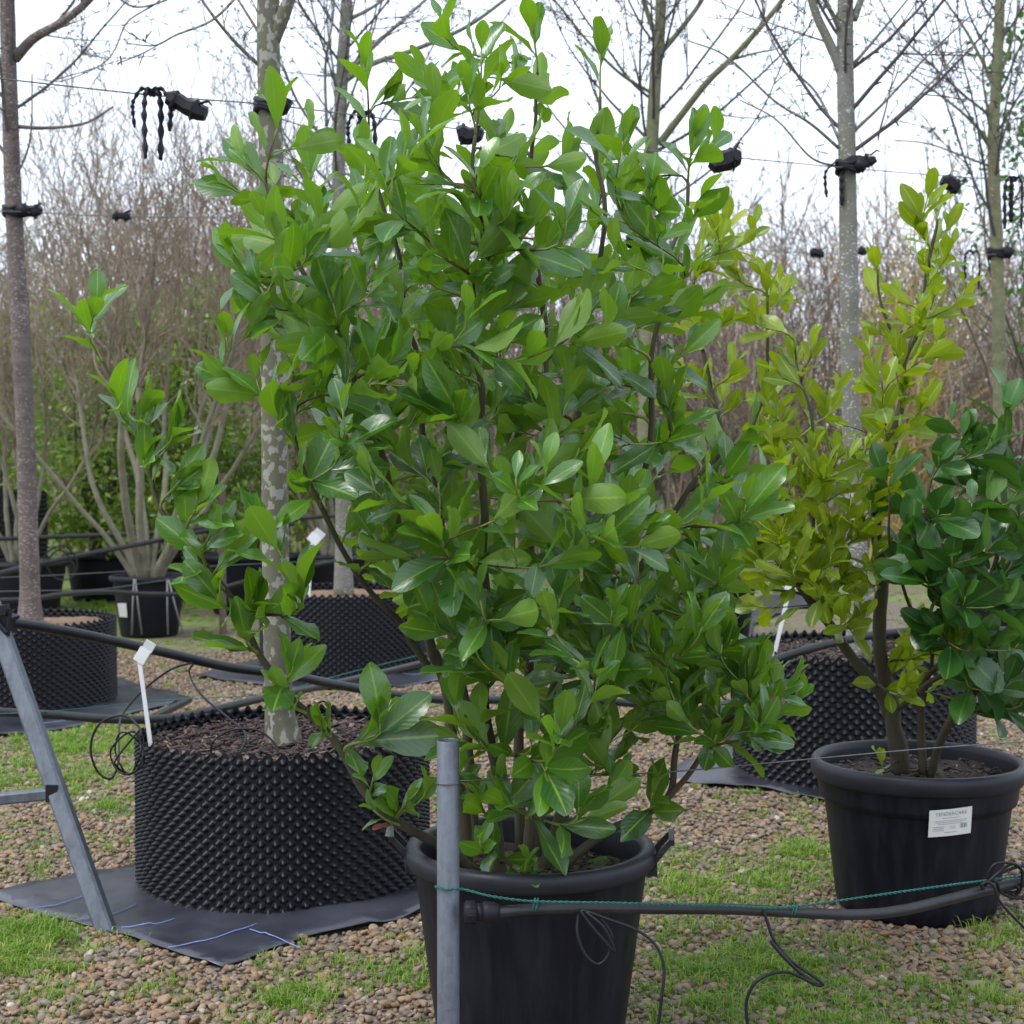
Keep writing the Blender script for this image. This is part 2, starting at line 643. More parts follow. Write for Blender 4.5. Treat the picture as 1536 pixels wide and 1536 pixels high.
def mat_sheet(poly_px, label, threads=(), seed=0, lift=0.012):
    """ground fabric: a thin wrinkled sheet lying on the gravel"""
    pts = [G(x, y) for x, y in poly_px]
    # refine the outline a little so that the cut edge is not straight
    out = []
    for i, p in enumerate(pts):
        q = pts[(i + 1) % len(pts)]
        k = max(1, int((q - p).length / .07))
        for j in range(k):
            r = p.lerp(q, j / k)
            w = Vector((noise.noise(r * 9 + Vector((seed, 0, 0))), noise.noise(r * 9 + Vector((0, seed, 7))), 0)) * .012
            out.append(r + w)
    bm = bmesh.new()
    vs_ = [bm.verts.new(p) for p in out]
    f = bm.faces.new(vs_)
    if f.normal.z < 0:
        f.normal_flip()
    bmesh.ops.triangulate(bm, faces=bm.faces[:])
    for _ in range(4):
        ed = [e for e in bm.edges if e.calc_length() > .07]
        if not ed:
            break
        bmesh.ops.subdivide_edges(bm, edges=ed, cuts=1)
        bmesh.ops.triangulate(bm, faces=bm.faces[:])

    def hz(p):
        e = min((p - q).length for q in out)
        s_ = .022 * max(0, noise.noise(Vector((p.x * 3 + seed, p.y * 3, 1)))) + .006 * noise.noise(Vector((p.x * 11, p.y * 11, seed)))
        return lift + max(0, s_) + (.018 * max(0, noise.noise(Vector((p.x * 6, p.y * 6, seed + 3)))) if e < .1 else 0)
    for v in bm.verts:
        v.co.z = hz(Vector((v.co.x, v.co.y, 0)))
    bmesh.ops.recalc_face_normals(bm, faces=bm.faces[:])
    ret = bmesh.ops.solidify(bm, geom=bm.faces[:], thickness=.0025)
    me_ = bpy.data.meshes.new('ground_fabric')
    c = sum(pts, Vector()) / len(pts)
    for v in bm.verts:
        v.co -= Vector((c.x, c.y, 0))
    bm.to_mesh(me_)
    bm.free()
    me_.polygons.foreach_set('use_smooth', np.ones(len(me_.polygons), bool))
    o = finish('ground_fabric', me_, M['mat'], None)
    o.location = (c.x, c.y, 0)
    tag(o, label, 'ground fabric', 'sheets of ground fabric under the pots')
    for th in threads:
        line = smooth_path([G(x, y) for x, y in th], 6)
        mb = MB()
        mb.tube([Vector((p.x, p.y, hz(Vector((p.x, p.y, 0))) + .004)) for p in line], .0014, 4)
        mb.build('marker_thread', M['blue_thread'], o)
    MATS.append([(p.x, p.y) for p in pts])
    return o


MATS = []
mat_sheet([(-20, 1348), (60, 1327), (140, 1312), (215, 1300), (430, 1270), (650, 1290), (660, 1362), (600, 1385), (510, 1403), (455, 1412), (400, 1432), (335, 1456), (285, 1440), (215, 1418), (140, 1396), (60, 1378)],
          'dark ground fabric with blue threads under the largest studded container',
          [((40, 1371), (90, 1364), (130, 1350)), ((115, 1390), (165, 1380), (205, 1364)), ((182, 1399), (225, 1397), (262, 1386)), ((252, 1430), (300, 1421), (345, 1408), (385, 1394)), ((375, 1402), (410, 1414), (450, 1430))], 1)
mat_sheet([(-40, 1055), (60, 1028), (180, 1022), (285, 1050), (250, 1062), (185, 1078), (90, 1098), (-40, 1112)],
          'grey ground fabric under the studded container of the purple barked tree',
          [((60, 1090), (110, 1084), (160, 1079))], 2)
mat_sheet([(288, 1018), (350, 1000), (420, 985), (560, 985), (668, 1000), (665, 1022), (600, 1034), (470, 1038), (380, 1028)],
          'grey ground fabric showing past the lichen trunk under the distant studded container', [((590, 1010), (620, 1016), (650, 1012))], 3)
mat_sheet([(985, 1168), (1075, 1128), (1180, 1100), (1400, 1110), (1480, 1150), (1420, 1190), (1300, 1215), (1225, 1205), (1150, 1188), (1060, 1182)],
          'ground fabric under the studded container behind the labelled pot', (), 4)
mat_sheet([(1040, 960), (1075, 905), (1200, 890), (1330, 900), (1300, 912), (1190, 914), (1130, 940), (1128, 958)],
          'distant grey ground fabric beside the pot with the loose strap', (), 5, .01)

# ------------------------------------------------------------------ containers


def wall_mesh(Rr, H, k=66, rows=12.5, sub=10):
    nu = k * sub
    nvv = int(rows * sub) + 1
    u = np.arange(nu) / nu * 2 * np.pi
    zz = np.arange(nvv) / (nvv - 1)
    U, Z = np.meshgrid(u, zz)
    c = np.cos(U * k) * np.cos(Z * rows * 2 * np.pi)
    d = np.clip(c * 3.0 - 1.15, -.5, 1)
    rad = Rr - .012 + d * .0115
    zt = Z * H + (Z > .999) * .010 * np.cos(U * k)
    # studs point down a little
    zt = zt - np.clip(d, 0, 1) * .002
    V = np.stack([rad * np.cos(U), rad * np.sin(U), zt], -1).reshape(-1, 3)
    i = np.arange(nu)
    j = np.arange(nvv - 1)
    I, J = np.meshgrid(i, j)
    I2 = (I + 1) % nu
    F = np.stack([J * nu + I, J * nu + I2, (J + 1) * nu + I2, (J + 1) * nu + I], -1).reshape(-1, 4)
    return np_mesh('studded_wall', V, F, 4)


WALL = wall_mesh(.5, .48)


def chips(name, c, r, n, parent, seed, size=.024):
    rs = np.random.RandomState(seed)
    box = np.array([(x, y, z) for z in (-.5, .5) for y in (-.5, .5) for x in (-.5, .5)], float)
    bf = np.array([(0, 2, 3, 1), (4, 5, 7, 6), (0, 1, 5, 4), (2, 6, 7, 3), (0, 4, 6, 2), (1, 3, 7, 5)])
    V, F, A = [], [], []
    off = worg(parent)
    for i in range(n):
        a, q = rs.uniform(0, 2 * math.pi), r * math.sqrt(rs.uniform(0, 1))
        s = size * rs.uniform(.5, 1.5)
        sc = np.array([s, s * rs.uniform(.2, .5), s * .12])
        Mx = np.array((Matrix.Rotation(rs.uniform(0, 6.3), 3, 'Z') @ Matrix.Rotation(rs.normal(0, .45), 3, 'X') @ Matrix.Rotation(rs.normal(0, .3), 3, 'Y')))
        p = np.array([c[0] + q * math.cos(a), c[1] + q * math.sin(a), c[2] + rs.uniform(-.004, .012)]) - np.array(off)
        bb = box.copy()
        bb[:, 1] *= 1 - .5 * (bb[:, 0] + .5) * rs.uniform(0, 1)
        V.append((bb * sc) @ Mx.T + p)
        F.append(bf + 8 * i)
        A += [rs.beta(1.6, 2.4)] * 8
    me_ = np_mesh(name, np.concatenate(V), np.concatenate(F), 4, False)
    vattr(me_, 'rnd', A)
    o = finish(name, me_, M['barkchip'], parent)
    return tag(o, kind='stuff')


def airpot(px, d, Rr, H, label, soil, mulch=0, seed=0):
    b = base_at(px, d)
    e = empty('studded_container', b, label, 'plant pot', 'studded black tree containers')
    w = finish('studded_wall', WALL, None, e)
    w.scale = (Rr / .5, Rr / .5, H / .48)
    w.location = (0, 0, .012)
    mb = MB()
    mb.disc(b + Vector((0, 0, H - .035)), Rr - .018, 64, 10, .02, seed)
    mb.build('soil', soil, e)
    if mulch:
        chips('bark_mulch', b + Vector((0, 0, H - .03)), Rr - .03, mulch, e, seed)
    POTS.append((b.x, b.y, Rr))
    return e, b


WALL.materials.append(M['airpot'])
APL, bL = airpot(424, 4.84, .47, .46, 'largest studded black container holding the lichen spotted trunk on bark mulch', M['soil'], 2600, 3)
APF, bF = airpot(24, 8.3, .53, .46, 'studded black container holding the purple barked tree', M['soil_tan'], 0, 5)
APB, bB = airpot(515, 9.7, .54, .50, 'studded black container with a white tag and tan compost behind the lichen trunk', M['soil_tan'], 0, 7)
APR, bR = airpot(1282, 6.5, .515, .53, 'studded black container with bark mulch behind the labelled pot', M['soil'], 1500, 9)
APC, bC = airpot(955, 9.6, .48, .48, 'studded black container half hidden behind the large green laurel', M['soil_tan'], 0, 12)


def pot(name, b, prof_out, prof_rim, soil_z, soil_r, label, group, mat, rimmat, soil=None, seed=0):
    e = empty(name, b, label, 'plant pot', group)
    mb = MB()
    mb.lathe(prof_out, 72, b)
    mb.build('body', mat, e)
    mb = MB()
    mb.lathe(prof_rim, 72, b)
    mb.build('rim', rimmat, e)
    mb = MB()
    mb.disc(b + Vector((0, 0, soil_z)), soil_r, 56, 10, .022, seed)
    mb.build('soil', soil or M['soil'], e)
    POTS.append((b.x, b.y, max(r for r, z in prof_out)))
    return e


# front pot, plain with two handles
bP = base_at(796, 3.36)
front = pot('plastic_pot', bP, [(.02, .004), (.198, .004), (.205, .015), (.232, .22), (.260, .432), (.262, .440)],
            [(.262, .438), (.277, .442), (.2805, .450), (.2805, .470), (.276, .480), (.262, .484), (.250, .480), (.246, .470), (.243, .36), (.236, .32)],
            .418, .243, 'large plain black plastic pot holding the broad green laurel', 'round plastic pots', M['plastic'], M['plastic_rim'], None, 2)
for s, ang in ((1, .18), (-1, .18)):
    mb = MB()
    c = bP + Vector((s * .283 * math.cos(ang), .283 * math.sin(ang) * (1 if s > 0 else -1) * -.3, .462))
    d = Vector((s, -.1, 0)).normalized()
    t = Vector((-d.y, d.x, 0))
    for q in (-1, 1):
        mb.tube([c + t * (q * .045) - d * .012 - Vector((0, 0, .02)), c + t * (q * .045) + d * .012 + Vector((0, 0, .012)), c + t * (q * .042) + d * .034 + Vector((0, 0, .036))], [.009, .009, .0075], 4, roll=.785)
    mb.tube([c + t * -.052 + d * .036 + Vector((0, 0, .037)), c + t * .052 + d * .036 + Vector((0, 0, .037))], .009, 4, roll=.785)
    mb.quad_box(c - d * .006 + Vector((0, 0, -.03)), .022, .12, .012, Matrix.Rotation(math.atan2(d.y, d.x), 3, 'Z'))
    mb.build('handle', M['plastic_rim'], front, False)
# moss on the compost of the front pot
mv, mf = [], []
mb = MB()
for i in range(26):
    a, q = R.uniform(0, 6.28), R.uniform(.02, .2)
    c = bP + Vector((q * math.cos(a), q * math.sin(a), .42))
    if c.x < bP.x - .08 and R.random() < .6:
        continue
    r = R.uniform(.018, .045)
    pr = [(r, -.006), (r * .9, r * .12), (r * .6, r * .26), (r * .2, r * .32), (.0005, r * .33)]
    mb.lathe([(x * R.uniform(.9, 1.1), z) for x, z in pr], 12, c)
tag(mb.build('moss', M['moss'], front), kind='stuff')

# right pot with stepped rim and label
bQ = base_at(1380, 4.5)
right = pot('stepped_pot', bQ, [(.02, .004), (.226, .004), (.233, .012), (.240, .05), (.272, .318), (.274, .326), (.287, .332), (.289, .345), (.296, .392)],
            [(.296, .390), (.306, .392), (.312, .400), (.3145, .425), (.313, .438), (.306, .447), (.296, .4485), (.288, .443), (.285, .425), (.28, .33)],
            .392, .287, 'wide black pot with stepped rim and white printed label', 'round plastic pots', M['plastic'], M['plastic_rim'], None, 4)


def cone_patch(b, ang0, z0, z1, r0, r1, lift):
    """maps (u metres sideways, v metres up from z0) onto the pot's wall"""
    def f(u, v):
        t = v / (z1 - z0)
        r = r0 + (r1 - r0) * t + lift
        a = ang0 + u / r
        return b + Vector((r * math.cos(a), r * math.sin(a), z0 + v))
    return f


def text_faces(body, size):
    cu = bpy.data.curves.new('lettering_curve', 'FONT')
    cu.body = body
    cu.size = size
    cu.align_x = 'CENTER'
    cu.resolution_u = 2
    to = bpy.data.objects.new('lettering_tmp', cu)
    C.objects.link(to)
    dg = bpy.context.evaluated_depsgraph_get()
    m2 = bpy.data.meshes.new_from_object(to.evaluated_get(dg))
    v = [x.co.copy() for x in m2.vertices]
    f = [list(p.vertices) for p in m2.polygons]
    bpy.data.objects.remove(to)
    bpy.data.meshes.remove(m2)
    bpy.data.curves.remove(cu)
    return v, f


chips('litter', bQ + Vector((0, 0, .398)), .26, 260, right, 41, .022)
chips('litter', bP + Vector((0, 0, .424)), .22, 160, front, 42, .018)
lab_ang = -math.pi / 2 + .055
fn = cone_patch(bQ, lab_ang, .278, .375, .2745, .2915, .0)
LW, LH = .122, .078
mb = MB()
nu_ = 10
for side in (0, 1):
    for j in range(5):
        for i in range(nu_ + 1):
            u, v = (i / nu_ - .5) * LW, j / 4 * LH + (i / nu_ - .5) * .012
            mb.v.append(cone_patch(bQ, lab_ang, .285, .363, .2885, .2985, .0015 + .0012 * (1 - side))(u, v))
n1 = 5 * (nu_ + 1)
for s_ in (0, 1):
    for j in range(4):
        for i in range(nu_):
            q = s_ * n1 + j * (nu_ + 1) + i
            fq = (q, q + 1, q + nu_ + 2, q + nu_ + 1)
            mb.f.append(fq if s_ == 0 else fq[::-1])
lab = mb.build('label', M['paper'], right)
fl = cone_patch(bQ, lab_ang, .285, .363, .2885, .2985, .0036)
mb = MB()


def put_text(body, size, u0, v0):
    v, f = text_faces(body, size)
    b0 = len(mb.v)
    for p in v:
        u, w = u0 + p.x, v0 + p.y
        mb.v.append(fl(u, w + u / LW * .012))
    for q in f:
        mb.f.append([b0 + k for k in q])


put_text('TENDERCARE', .0145, 0, .060)
for v0, w in ((.052, .05), (.0445, .09), (.040, .09), (.035, .07)):
    b0 = len(mb.v)
    for k in range(9):
        u = (k / 8 - .5) * w
        for h in (0, .0012):
            mb.v.append(fl(u, v0 + h + u / LW * .012))
    for k in range(8):
        mb.f.append((b0 + 2 * k, b0 + 2 * k + 2, b0 + 2 * k + 3, b0 + 2 * k + 1))
for v0, u0, w in ((.027, -.035, .03), (.022, -.035, .03), (.017, -.035, .03), (.027, .005, .018), (.022, .005, .018), (.010, 0, .035)):
    b0 = len(mb.v)
    for k in range(4):
        u = u0 + (k / 3 - .5) * w
        for h in (0, .0014):
            mb.v.append(fl(u, v0 + h + u / LW * .012))
    for k in range(3):
        mb.f.append((b0 + 2 * k, b0 + 2 * k + 2, b0 + 2 * k + 3, b0 + 2 * k + 1))
for k in range(8):
    u = .027 + k * .0027
    b0 = len(mb.v)
    for h in (.02, .034):
        for du in (0, .0016 if k % 3 else .0008):
            mb.v.append(fl(u + du, h + u / LW * .012))
    mb.f.append((b0, b0 + 1, b0 + 3, b0 + 2))
mb.build('lettering', M['ink'], lab, False)


def plain_pot(px, d, r, h, label, seed=0, tan=True, mat=None):
    b = base_at(px, d)
    k = r / .295
    z = h / .467
    return pot('plastic_pot', b, [(.02 * k, .004), (.205 * k, .004), (.215 * k, .02), (.262 * k, .40 * z), (.264 * k, .42 * z)],
               [(.264 * k, .418 * z), (.292 * k, .424 * z), (.297 * k, .44 * z), (.295 * k, .46 * z), (.28 * k, .467 * z), (.268 * k, .46 * z), (.262 * k, .36 * z)],
               .425 * z, .264 * k, label, 'round plastic pots', mat or M['pot_far'], M['pot_far'], M['soil_tan'] if tan else M['soil'], seed), b


sp_, bS = plain_pot(222, 11.5, .297, .467, 'black pot with pale tie straps and white label holding the corkscrew willow', 21)
# pale straps tied down over the small pot and its label
for x0, x1 in ((201, 198), (203, 213), (251, 252), (253, 275)):
    mb = MB()
    a, b_ = P(x0, 869, 11.19), P(x1, 952, 11.27)
    mb.tube([a, a.lerp(b_, .5) + Vector((0, -.012, 0)), b_], .006, 4)
    mb.build('strap', M['strap'], sp_)
mb = MB()
A = [P(176, 905, 11.262), P(189, 905, 11.252), P(191, 926, 11.272), P(179, 925, 11.282)]
mb.v += A + [p + Vector((0, .004, 0)) for p in A]
mb.f += [(0, 3, 2, 1), (4, 5, 6, 7), (0, 1, 5, 4), (1, 2, 6, 5), (2, 3, 7, 6), (3, 0, 4, 7)]
mb.build('label', M['paper'], sp_, False)

p2, bS2 = plain_pot(1080, 11.3, .3, .46, 'black pot with a loose black strap looped over its rim', 22, False)
mb = MB()
mb.tube(smooth_path([P(1100, 905, 11.0), P(1098, 880, 11.0), P(1102, 868, 11.0), P(1110, 895, 10.98), P(1124, 898, 11.0), P(1126, 912, 11.02), P(1112, 921, 11.03), P(1100, 912, 11.02)], 6), .012, 5, flat=.4)
mb.build('strap', M['rubber'], p2)
far_pots = [(372, 13.2, .42, .52, 'large black pot standing right of the wooden post behind the corkscrew willow'),
            (150, 14.4, .36, .45, 'black pot under the green hedge left of the corkscrew willow'),
            (262, 14.6, .36, .45, 'black pot under the green hedge right of the corkscrew willow'),
            (498, 13.6, .40, .5, 'black pot holding the pale stemmed shrub behind the tan compost container'),
            (30, 12.6, .40, .5, 'black pot beside the trunk of the purple barked tree, far back on the grass')]
FP = []
for i, (px, d, r, h, lb) in enumerate(far_pots):
    FP.append(plain_pot(px, d, r, h, lb, 30 + i, False)[1])
# dark studded container far left, standing on an upturned pot
b = base_at(-8, 13.4)
e = empty('studded_container', b, 'far studded black container at the grass edge beyond the purple barked tree', 'plant pot', 'studded black tree containers')
w = finish('studded_wall', WALL, None, e)
w.scale = (.9, .9, 2.2)
w.location = (0, 0, .012)
mb = MB()
mb.disc(b + Vector((0, 0, 1.03)), .43, 48, 6, .02, 3)
mb.build('soil', M['soil'], e)
POTS.append((b.x, b.y, .45))
bX = b

# ------------------------------------------------------------------ leaves


def leaf_template(i, n=12, broad=.25, seed=0):
    """one leaf of unit length along +Y, upper side +Z; 24 quads"""
    rg = random.Random(seed * 100 + i)
    st = [0, .10, .27, .47, .66, .82, .94, 1.0]
    W = broad * rg.uniform(.88, 1.15)
    fold = rg.uniform(.10, .42)
    curl = rg.uniform(-.06, .36)
    wav = rg.uniform(.0, .05)
    side = rg.uniform(-.07, .07)
    tw = rg.uniform(-.5, .5)
    us = (-1, -.55, 0, .55, 1)
    V, UV = [], []
    for k, t in enumerate(st):
        if t <= .10:
            w = .012 + .02 * (t > .05)
        else:
            s = (t - .08) / .92
            w = W * max(.0, math.sin(math.pi * min(1, s ** 1.32))) ** .62
            if t >= 1:
                w = W * .16
        for u in us:
            x = u * w
            z = abs(u) * w * fold + wav * math.sin(t * 11 + u * 2 + i) * abs(u) - curl * t * t * .7
            a = tw * t
            x2 = x * math.cos(a) - (z + curl * t * t * .7) * math.sin(a) + side * t * t
            z2 = x * math.sin(a) + (z + curl * t * t * .7) * math.cos(a) - curl * t * t * .7
            V.append((x2, t - .10 * curl * t * t, z2))
            UV.append((u * .5 + .5, t))
    F = []
    for k in range(len(st) - 1):
        for j in range(4):
            q = k * 5 + j
            F.append((q, q + 1, q + 6, q + 5))
    return np.array(V), np.array(F), np.array(UV), (i + .5) / n


def leaf_mesh(name, tpl, mat):
    V, F, UV, rnd = tpl
    m_ = np_mesh(name, V, F, 4)
    lay = m_.uv_layers.new(name='UVMap')
    lay.data.foreach_set('uv', UV[F.ravel()].astype(np.float32).ravel())
    vattr(m_, 'rnd', [rnd] * len(V))
    m_.materials.append(mat)
    return m_


def mass_mesh(name, tpls, leaves, mat, parent, jitter=.12, seed=1):
    """many leaves joined into one part"""
    rs = np.random.RandomState(seed)
    off = np.array(worg(parent))
    Vs, Fs, Us, As = [], [], [], []
    nb = 0
    for vi, Mx in leaves:
        V, F, UV, rnd = tpls[vi]
        A = np.array(Mx)
        Vs.append(V @ A[:3, :3].T + A[:3, 3] - off)
        Fs.append(F + nb)
        Us.append(UV[F.ravel()])
        As.append(np.full(len(V), np.clip(rnd + rs.uniform(-jitter, jitter), 0, 1)))
        nb += len(V)
    m_ = np_mesh(name, np.concatenate(Vs), np.concatenate(Fs), 4)
    lay = m_.uv_layers.new(name='UVMap')
    lay.data.foreach_set('uv', np.concatenate(Us).astype(np.float32).ravel())
    vattr(m_, 'rnd', np.concatenate(As))
    return tag(finish(name, m_, mat, parent), kind='stuff')


def frame(p, d, n, L):
    d = d.normalized()
    n = (n - d * n.dot(d)).normalized()
    x = d.cross(n)
    return Matrix(((x.x * L, d.x * L, n.x * L, p.x), (x.y * L, d.y * L, n.y * L, p.y), (x.z * L, d.z * L, n.z * L, p.z), (0, 0, 0, 1)))


class Bush:
    def __init__(s, seed):
        s.rng = random.Random(seed)
        s.nodes = []          # (pos, dir, order)
        s.stems = []          # (pts, radii)
        s.shoots = []         # young green parts
        s.leaves = []         # (variant, matrix)

    def main(s, pts, r0, r1, n=8):
        q = smooth_path(pts, n)
        k = len(q)
        q = [p + Vector((noise.noise(p * 6), noise.noise(p * 6 + Vector((9, 0, 0))), noise.noise(p * 6 + Vector((0, 9, 0))))) * (.030 * min(1, 4 * i / k)) for i, p in enumerate(q)]
        rad = [lerp(r0, r1, i / (k - 1)) for i in range(k)]
        s.stems.append((q, rad))
        for i in range(2, k):
            s.nodes.append((q[i], (q[i] - q[i - 1]).normalized(), rad[i]))

    def shoot(s, tip, tdir, nleaf=10, size=.12, age_lightness=.5, nv=12, spread=1.0, gap=.020, maxlen=.34):
        rg = s.rng
        best, bc = None, 1e9
        for nd in s.nodes:
            v = tip - nd[0]
            L = v.length
            if L < .05:
                continue
            c = L + 2.0 * max(0, .06 - v.z) + .35 * L * max(0, .35 - nd[1].dot(v) / L)
            if c < bc:
                best, bc = nd, c
        p0, d0, r = best
        L = (tip - p0).length
        p1 = p0 + d0 * L * .25 + (tip - p0) * .12
        p2 = tip - tdir * L * .4
        m = max(6, int(L / .03))
        pts = []
        for i in range(m + 1):
            t = i / m
            pts.append(p0 * (1 - t) ** 3 + p1 * 3 * t * (1 - t) ** 2 + p2 * 3 * t * t * (1 - t) + tip * t ** 3)
        r0 = min(r * .75, .0035 + .009 * L)
        rad = [lerp(r0, .0019, (i / m) ** .8) for i in range(m + 1)]
        cut = int(m * .6) if L > .15 else 0
        s.stems.append((pts[:cut + 1], rad[:cut + 1]))
        s.shoots.append((pts[cut:], rad[cut:]))
        for i in range(2, m):
            s.nodes.append((pts[i], (pts[i] - pts[i - 1]).normalized(), rad[i]))
        # leaves, spiralling from below the tip upwards
        az = rg.uniform(0, 6.28)
        cum = [0]
        for i in range(m):
            cum.append(cum[-1] + (pts[i + 1] - pts[i]).length)
        for k in range(nleaf):
            s_from_tip = k * gap * rg.uniform(.8, 1.2) * (1 + .08 * k)
            if s_from_tip > min(cum[-1] * .95, maxlen):
                break
            tgt = cum[-1] - s_from_tip
            i = max(j for j in range(m + 1) if cum[j] <= tgt + 1e-9)
            i = min(i, m - 1)
            q = pts[i].lerp(pts[i + 1], (tgt - cum[i]) / max(1e-6, cum[i + 1] - cum[i]))
            a = (pts[i + 1] - pts[i]).normalized()
            az += 2.3998 + rg.uniform(-.25, .25)
            ref = a.orthogonal().normalized()
            rad_ = (Matrix.Rotation(az, 3, a) @ ref)
            th = math.radians(lerp(17, 48, min(1, k / 8)) + rg.uniform(-13, 13)) * spread
            d = a * math.cos(th) + rad_ * math.sin(th)
            d = (d + Vector((0, 0, -.006 * k)) + rvec(rg) * .10).normalized()
            nrm = a - d * a.dot(d)
            nrm = (nrm.normalized() + Vector((0, 0, .2)) + rvec(rg) * .3)
            sz = size * rg.uniform(.8, 1.18) * (.62 if k == 0 else .85 if k < 3 else 1.0)
            ag = age_lightness + .22 * (1 - min(1, k / 5)) - .11 + rg.uniform(-.22, .22)
            v = int(min(nv - 1, max(0, ag * nv)))
            s.leaves.append((v, frame(q, d, nrm, sz)))

    def emit(s, root, mats, tpls, meshes, nbig=300, massname='foliage', sides=6):
        # each long stem is a part; the thin side shoots are joined
        mb_sh = MB()
        mb_tw = MB()
        for pts, rad in s.stems:
            if rad[0] > .0075 and len(pts) > 10:
                mb = MB()
                wob = [r * (1 + .18 * noise.noise(p * 25)) for r, p in zip(rad, pts)]
                mb.tube(pts, wob, 9)
                mb.build('stem', mats[0], root)
            elif len(pts) > 1:
                mb_tw.tube(pts, rad, 5)
        for pts, rad in s.shoots:
            mb_sh.tube(pts, rad, 5)
        tag(mb_tw.build('side_branches', mats[1], root), kind='stuff')
        tag(mb_sh.build('green_shoots', mats[2], root), kind='stuff')
        # rank leaves by how much of them shows from the photograph's side
        grid = {}
        samples = []
        for li, (vi, Mx) in enumerate(s.leaves):
            V = tpls[vi][0]
            A = np.array(Mx)
            W = V[5:] @ A[:3, :3].T + A[:3, 3]
            W = np.concatenate([W, (W[:-1] + W[1:]) * .5])
            zz = W[:, 2] - CAM_Z
            f = W[:, 1] * cp - zz * sp
            X = 768 + FPX * W[:, 0] / f
            Y = 768 - FPX * (W[:, 1] * sp + zz * cp) / f
            for x, y, dd in zip((X / 5).astype(int), (Y / 5).astype(int), f):
                if 0 <= x < 308 and 0 <= y < 308:
                    k = (x, y)
                    if k not in grid or grid[k][0] > dd:
                        grid[k] = (dd, li)
        cnt = {}
        for dd, li in grid.values():
            cnt[li] = cnt.get(li, 0) + 1
        order = sorted(range(len(s.leaves)), key=lambda i: -cnt.get(i, 0))
        big = set(i for i in order[:nbig] if cnt.get(i, 0) > 0)
        inv = Matrix.Translation(-worg(root))
        for i in big:
            vi, Mx = s.leaves[i]
            o = bpy.data.objects.new('leaf', meshes[vi])
            C.objects.link(o)
            o.parent = root
            o.matrix_local = inv @ Mx
        rest = [l for i, l in enumerate(s.leaves) if i not in big]
        if rest:
            mass_mesh(massname, tpls, rest, mats[3], root)
        return len(s.leaves)


TPL = [leaf_template(i, 12, .205, 1) for i in range(12)]
TPLB = [leaf_template(i, 12, .27, 2) for i in range(12)]
TPLY = [leaf_template(i, 12, .20, 3) for i in range(12)]
LM = [leaf_mesh('laurel_leaf', t, M['leaf']) for t in TPL]
LD = [leaf_mesh('dark_leaf', t, M['leaf_dark']) for t in TPLB]
LY = [leaf_mesh('yellow_leaf', t, M['leaf_yellow']) for t in TPLY]


def pts3(l):
    return [P(x, y, d) for x, y, d in l]


# ------------------------------------------------------------------ the large green laurel
B = Bush(5)
root1 = empty('laurel_bush', bP + Vector((0, 0, .41)), 'broad green laurel with many upright stems growing in the plain black pot', 'bush', 'potted laurels')
z0 = 1312
B.main(pts3([(700, z0, 3.38), (690, 1200, 3.40), (672, 1098, 3.42), (655, 1014, 3.43), (645, 947, 3.43), (629, 884, 3.42), (608, 840, 3.40), (592, 760, 3.36), (560, 650, 3.32), (505, 510, 3.28), (455, 390, 3.26), (415, 280, 3.27)]), .017, .004)
B.main(pts3([(645, 1006, 3.43), (618, 965, 3.40), (592, 931, 3.36), (580, 918, 3.34), (543, 871, 3.28), (504, 814, 3.22), (480, 745, 3.18), (455, 680, 3.16), (446, 628, 3.15)]), .0095, .004)
B.main(pts3([(720, z0, 3.46), (702, 1160, 3.50), (688, 1030, 3.53), (684, 957, 3.55), (668, 868, 3.55), (650, 700, 3.56), (622, 540, 3.55), (592, 380, 3.54), (565, 230, 3.52)]), .0135, .004)
B.main(pts3([(752, 1326, 3.28), (741, 1218, 3.27), (733, 1166, 3.27), (732, 1075, 3.27), (735, 940, 3.26), (727, 790, 3.23), (716, 640, 3.20), (712, 500, 3.17), (722, 340, 3.16), (720, 200, 3.17)]), .016, .004)
B.main(pts3([(790, 1318, 3.40), (797, 1216, 3.42), (812, 1180, 3.43), (826, 1100, 3.45), (834, 1057, 3.45), (853, 962, 3.45), (872, 930, 3.44), (892, 861, 3.42), (925, 790, 3.38), (948, 752, 3.34), (965, 620, 3.30), (985, 490, 3.30), (1010, 370, 3.33), (1025, 270, 3.36)]), .015, .004)
B.main(pts3([(815, 1310, 3.36), (850, 1190, 3.38), (868, 1150, 3.39), (882, 1105, 3.40), (902, 1014, 3.41), (914, 940, 3.42)]), .0165, .0125)
B.main(pts3([(780, z0, 3.52), (786, 1100, 3.58), (800, 880, 3.60), (820, 650, 3.60), (815, 430, 3.57), (800, 240, 3.52), (805, 110, 3.48)]), .014, .0035)
B.main(pts3([(800, z0, 3.48), (830, 1080, 3.52), (858, 860, 3.52), (866, 640, 3.46), (880, 470, 3.42), (905, 395, 3.38), (900, 250, 3.36), (895, 140, 3.36)]), .0135, .0035)
B.main(pts3([(902, 1014, 3.41), (940, 900, 3.38), (1000, 790, 3.34), (1060, 715, 3.31), (1105, 650, 3.30)]), .009, .004)
B.main(pts3([(825, 1318, 3.34), (880, 1268, 3.34), (950, 1242, 3.35), (995, 1205, 3.36), (1015, 1150, 3.37), (1030, 1070, 3.38), (1048, 960, 3.38), (1060, 880, 3.37)]), .0115, .004)
B.main(pts3([(995, 1205, 3.36), (1050, 1140, 3.34), (1100, 1085, 3.33), (1160, 1040, 3.32)]), .0075, .0035)
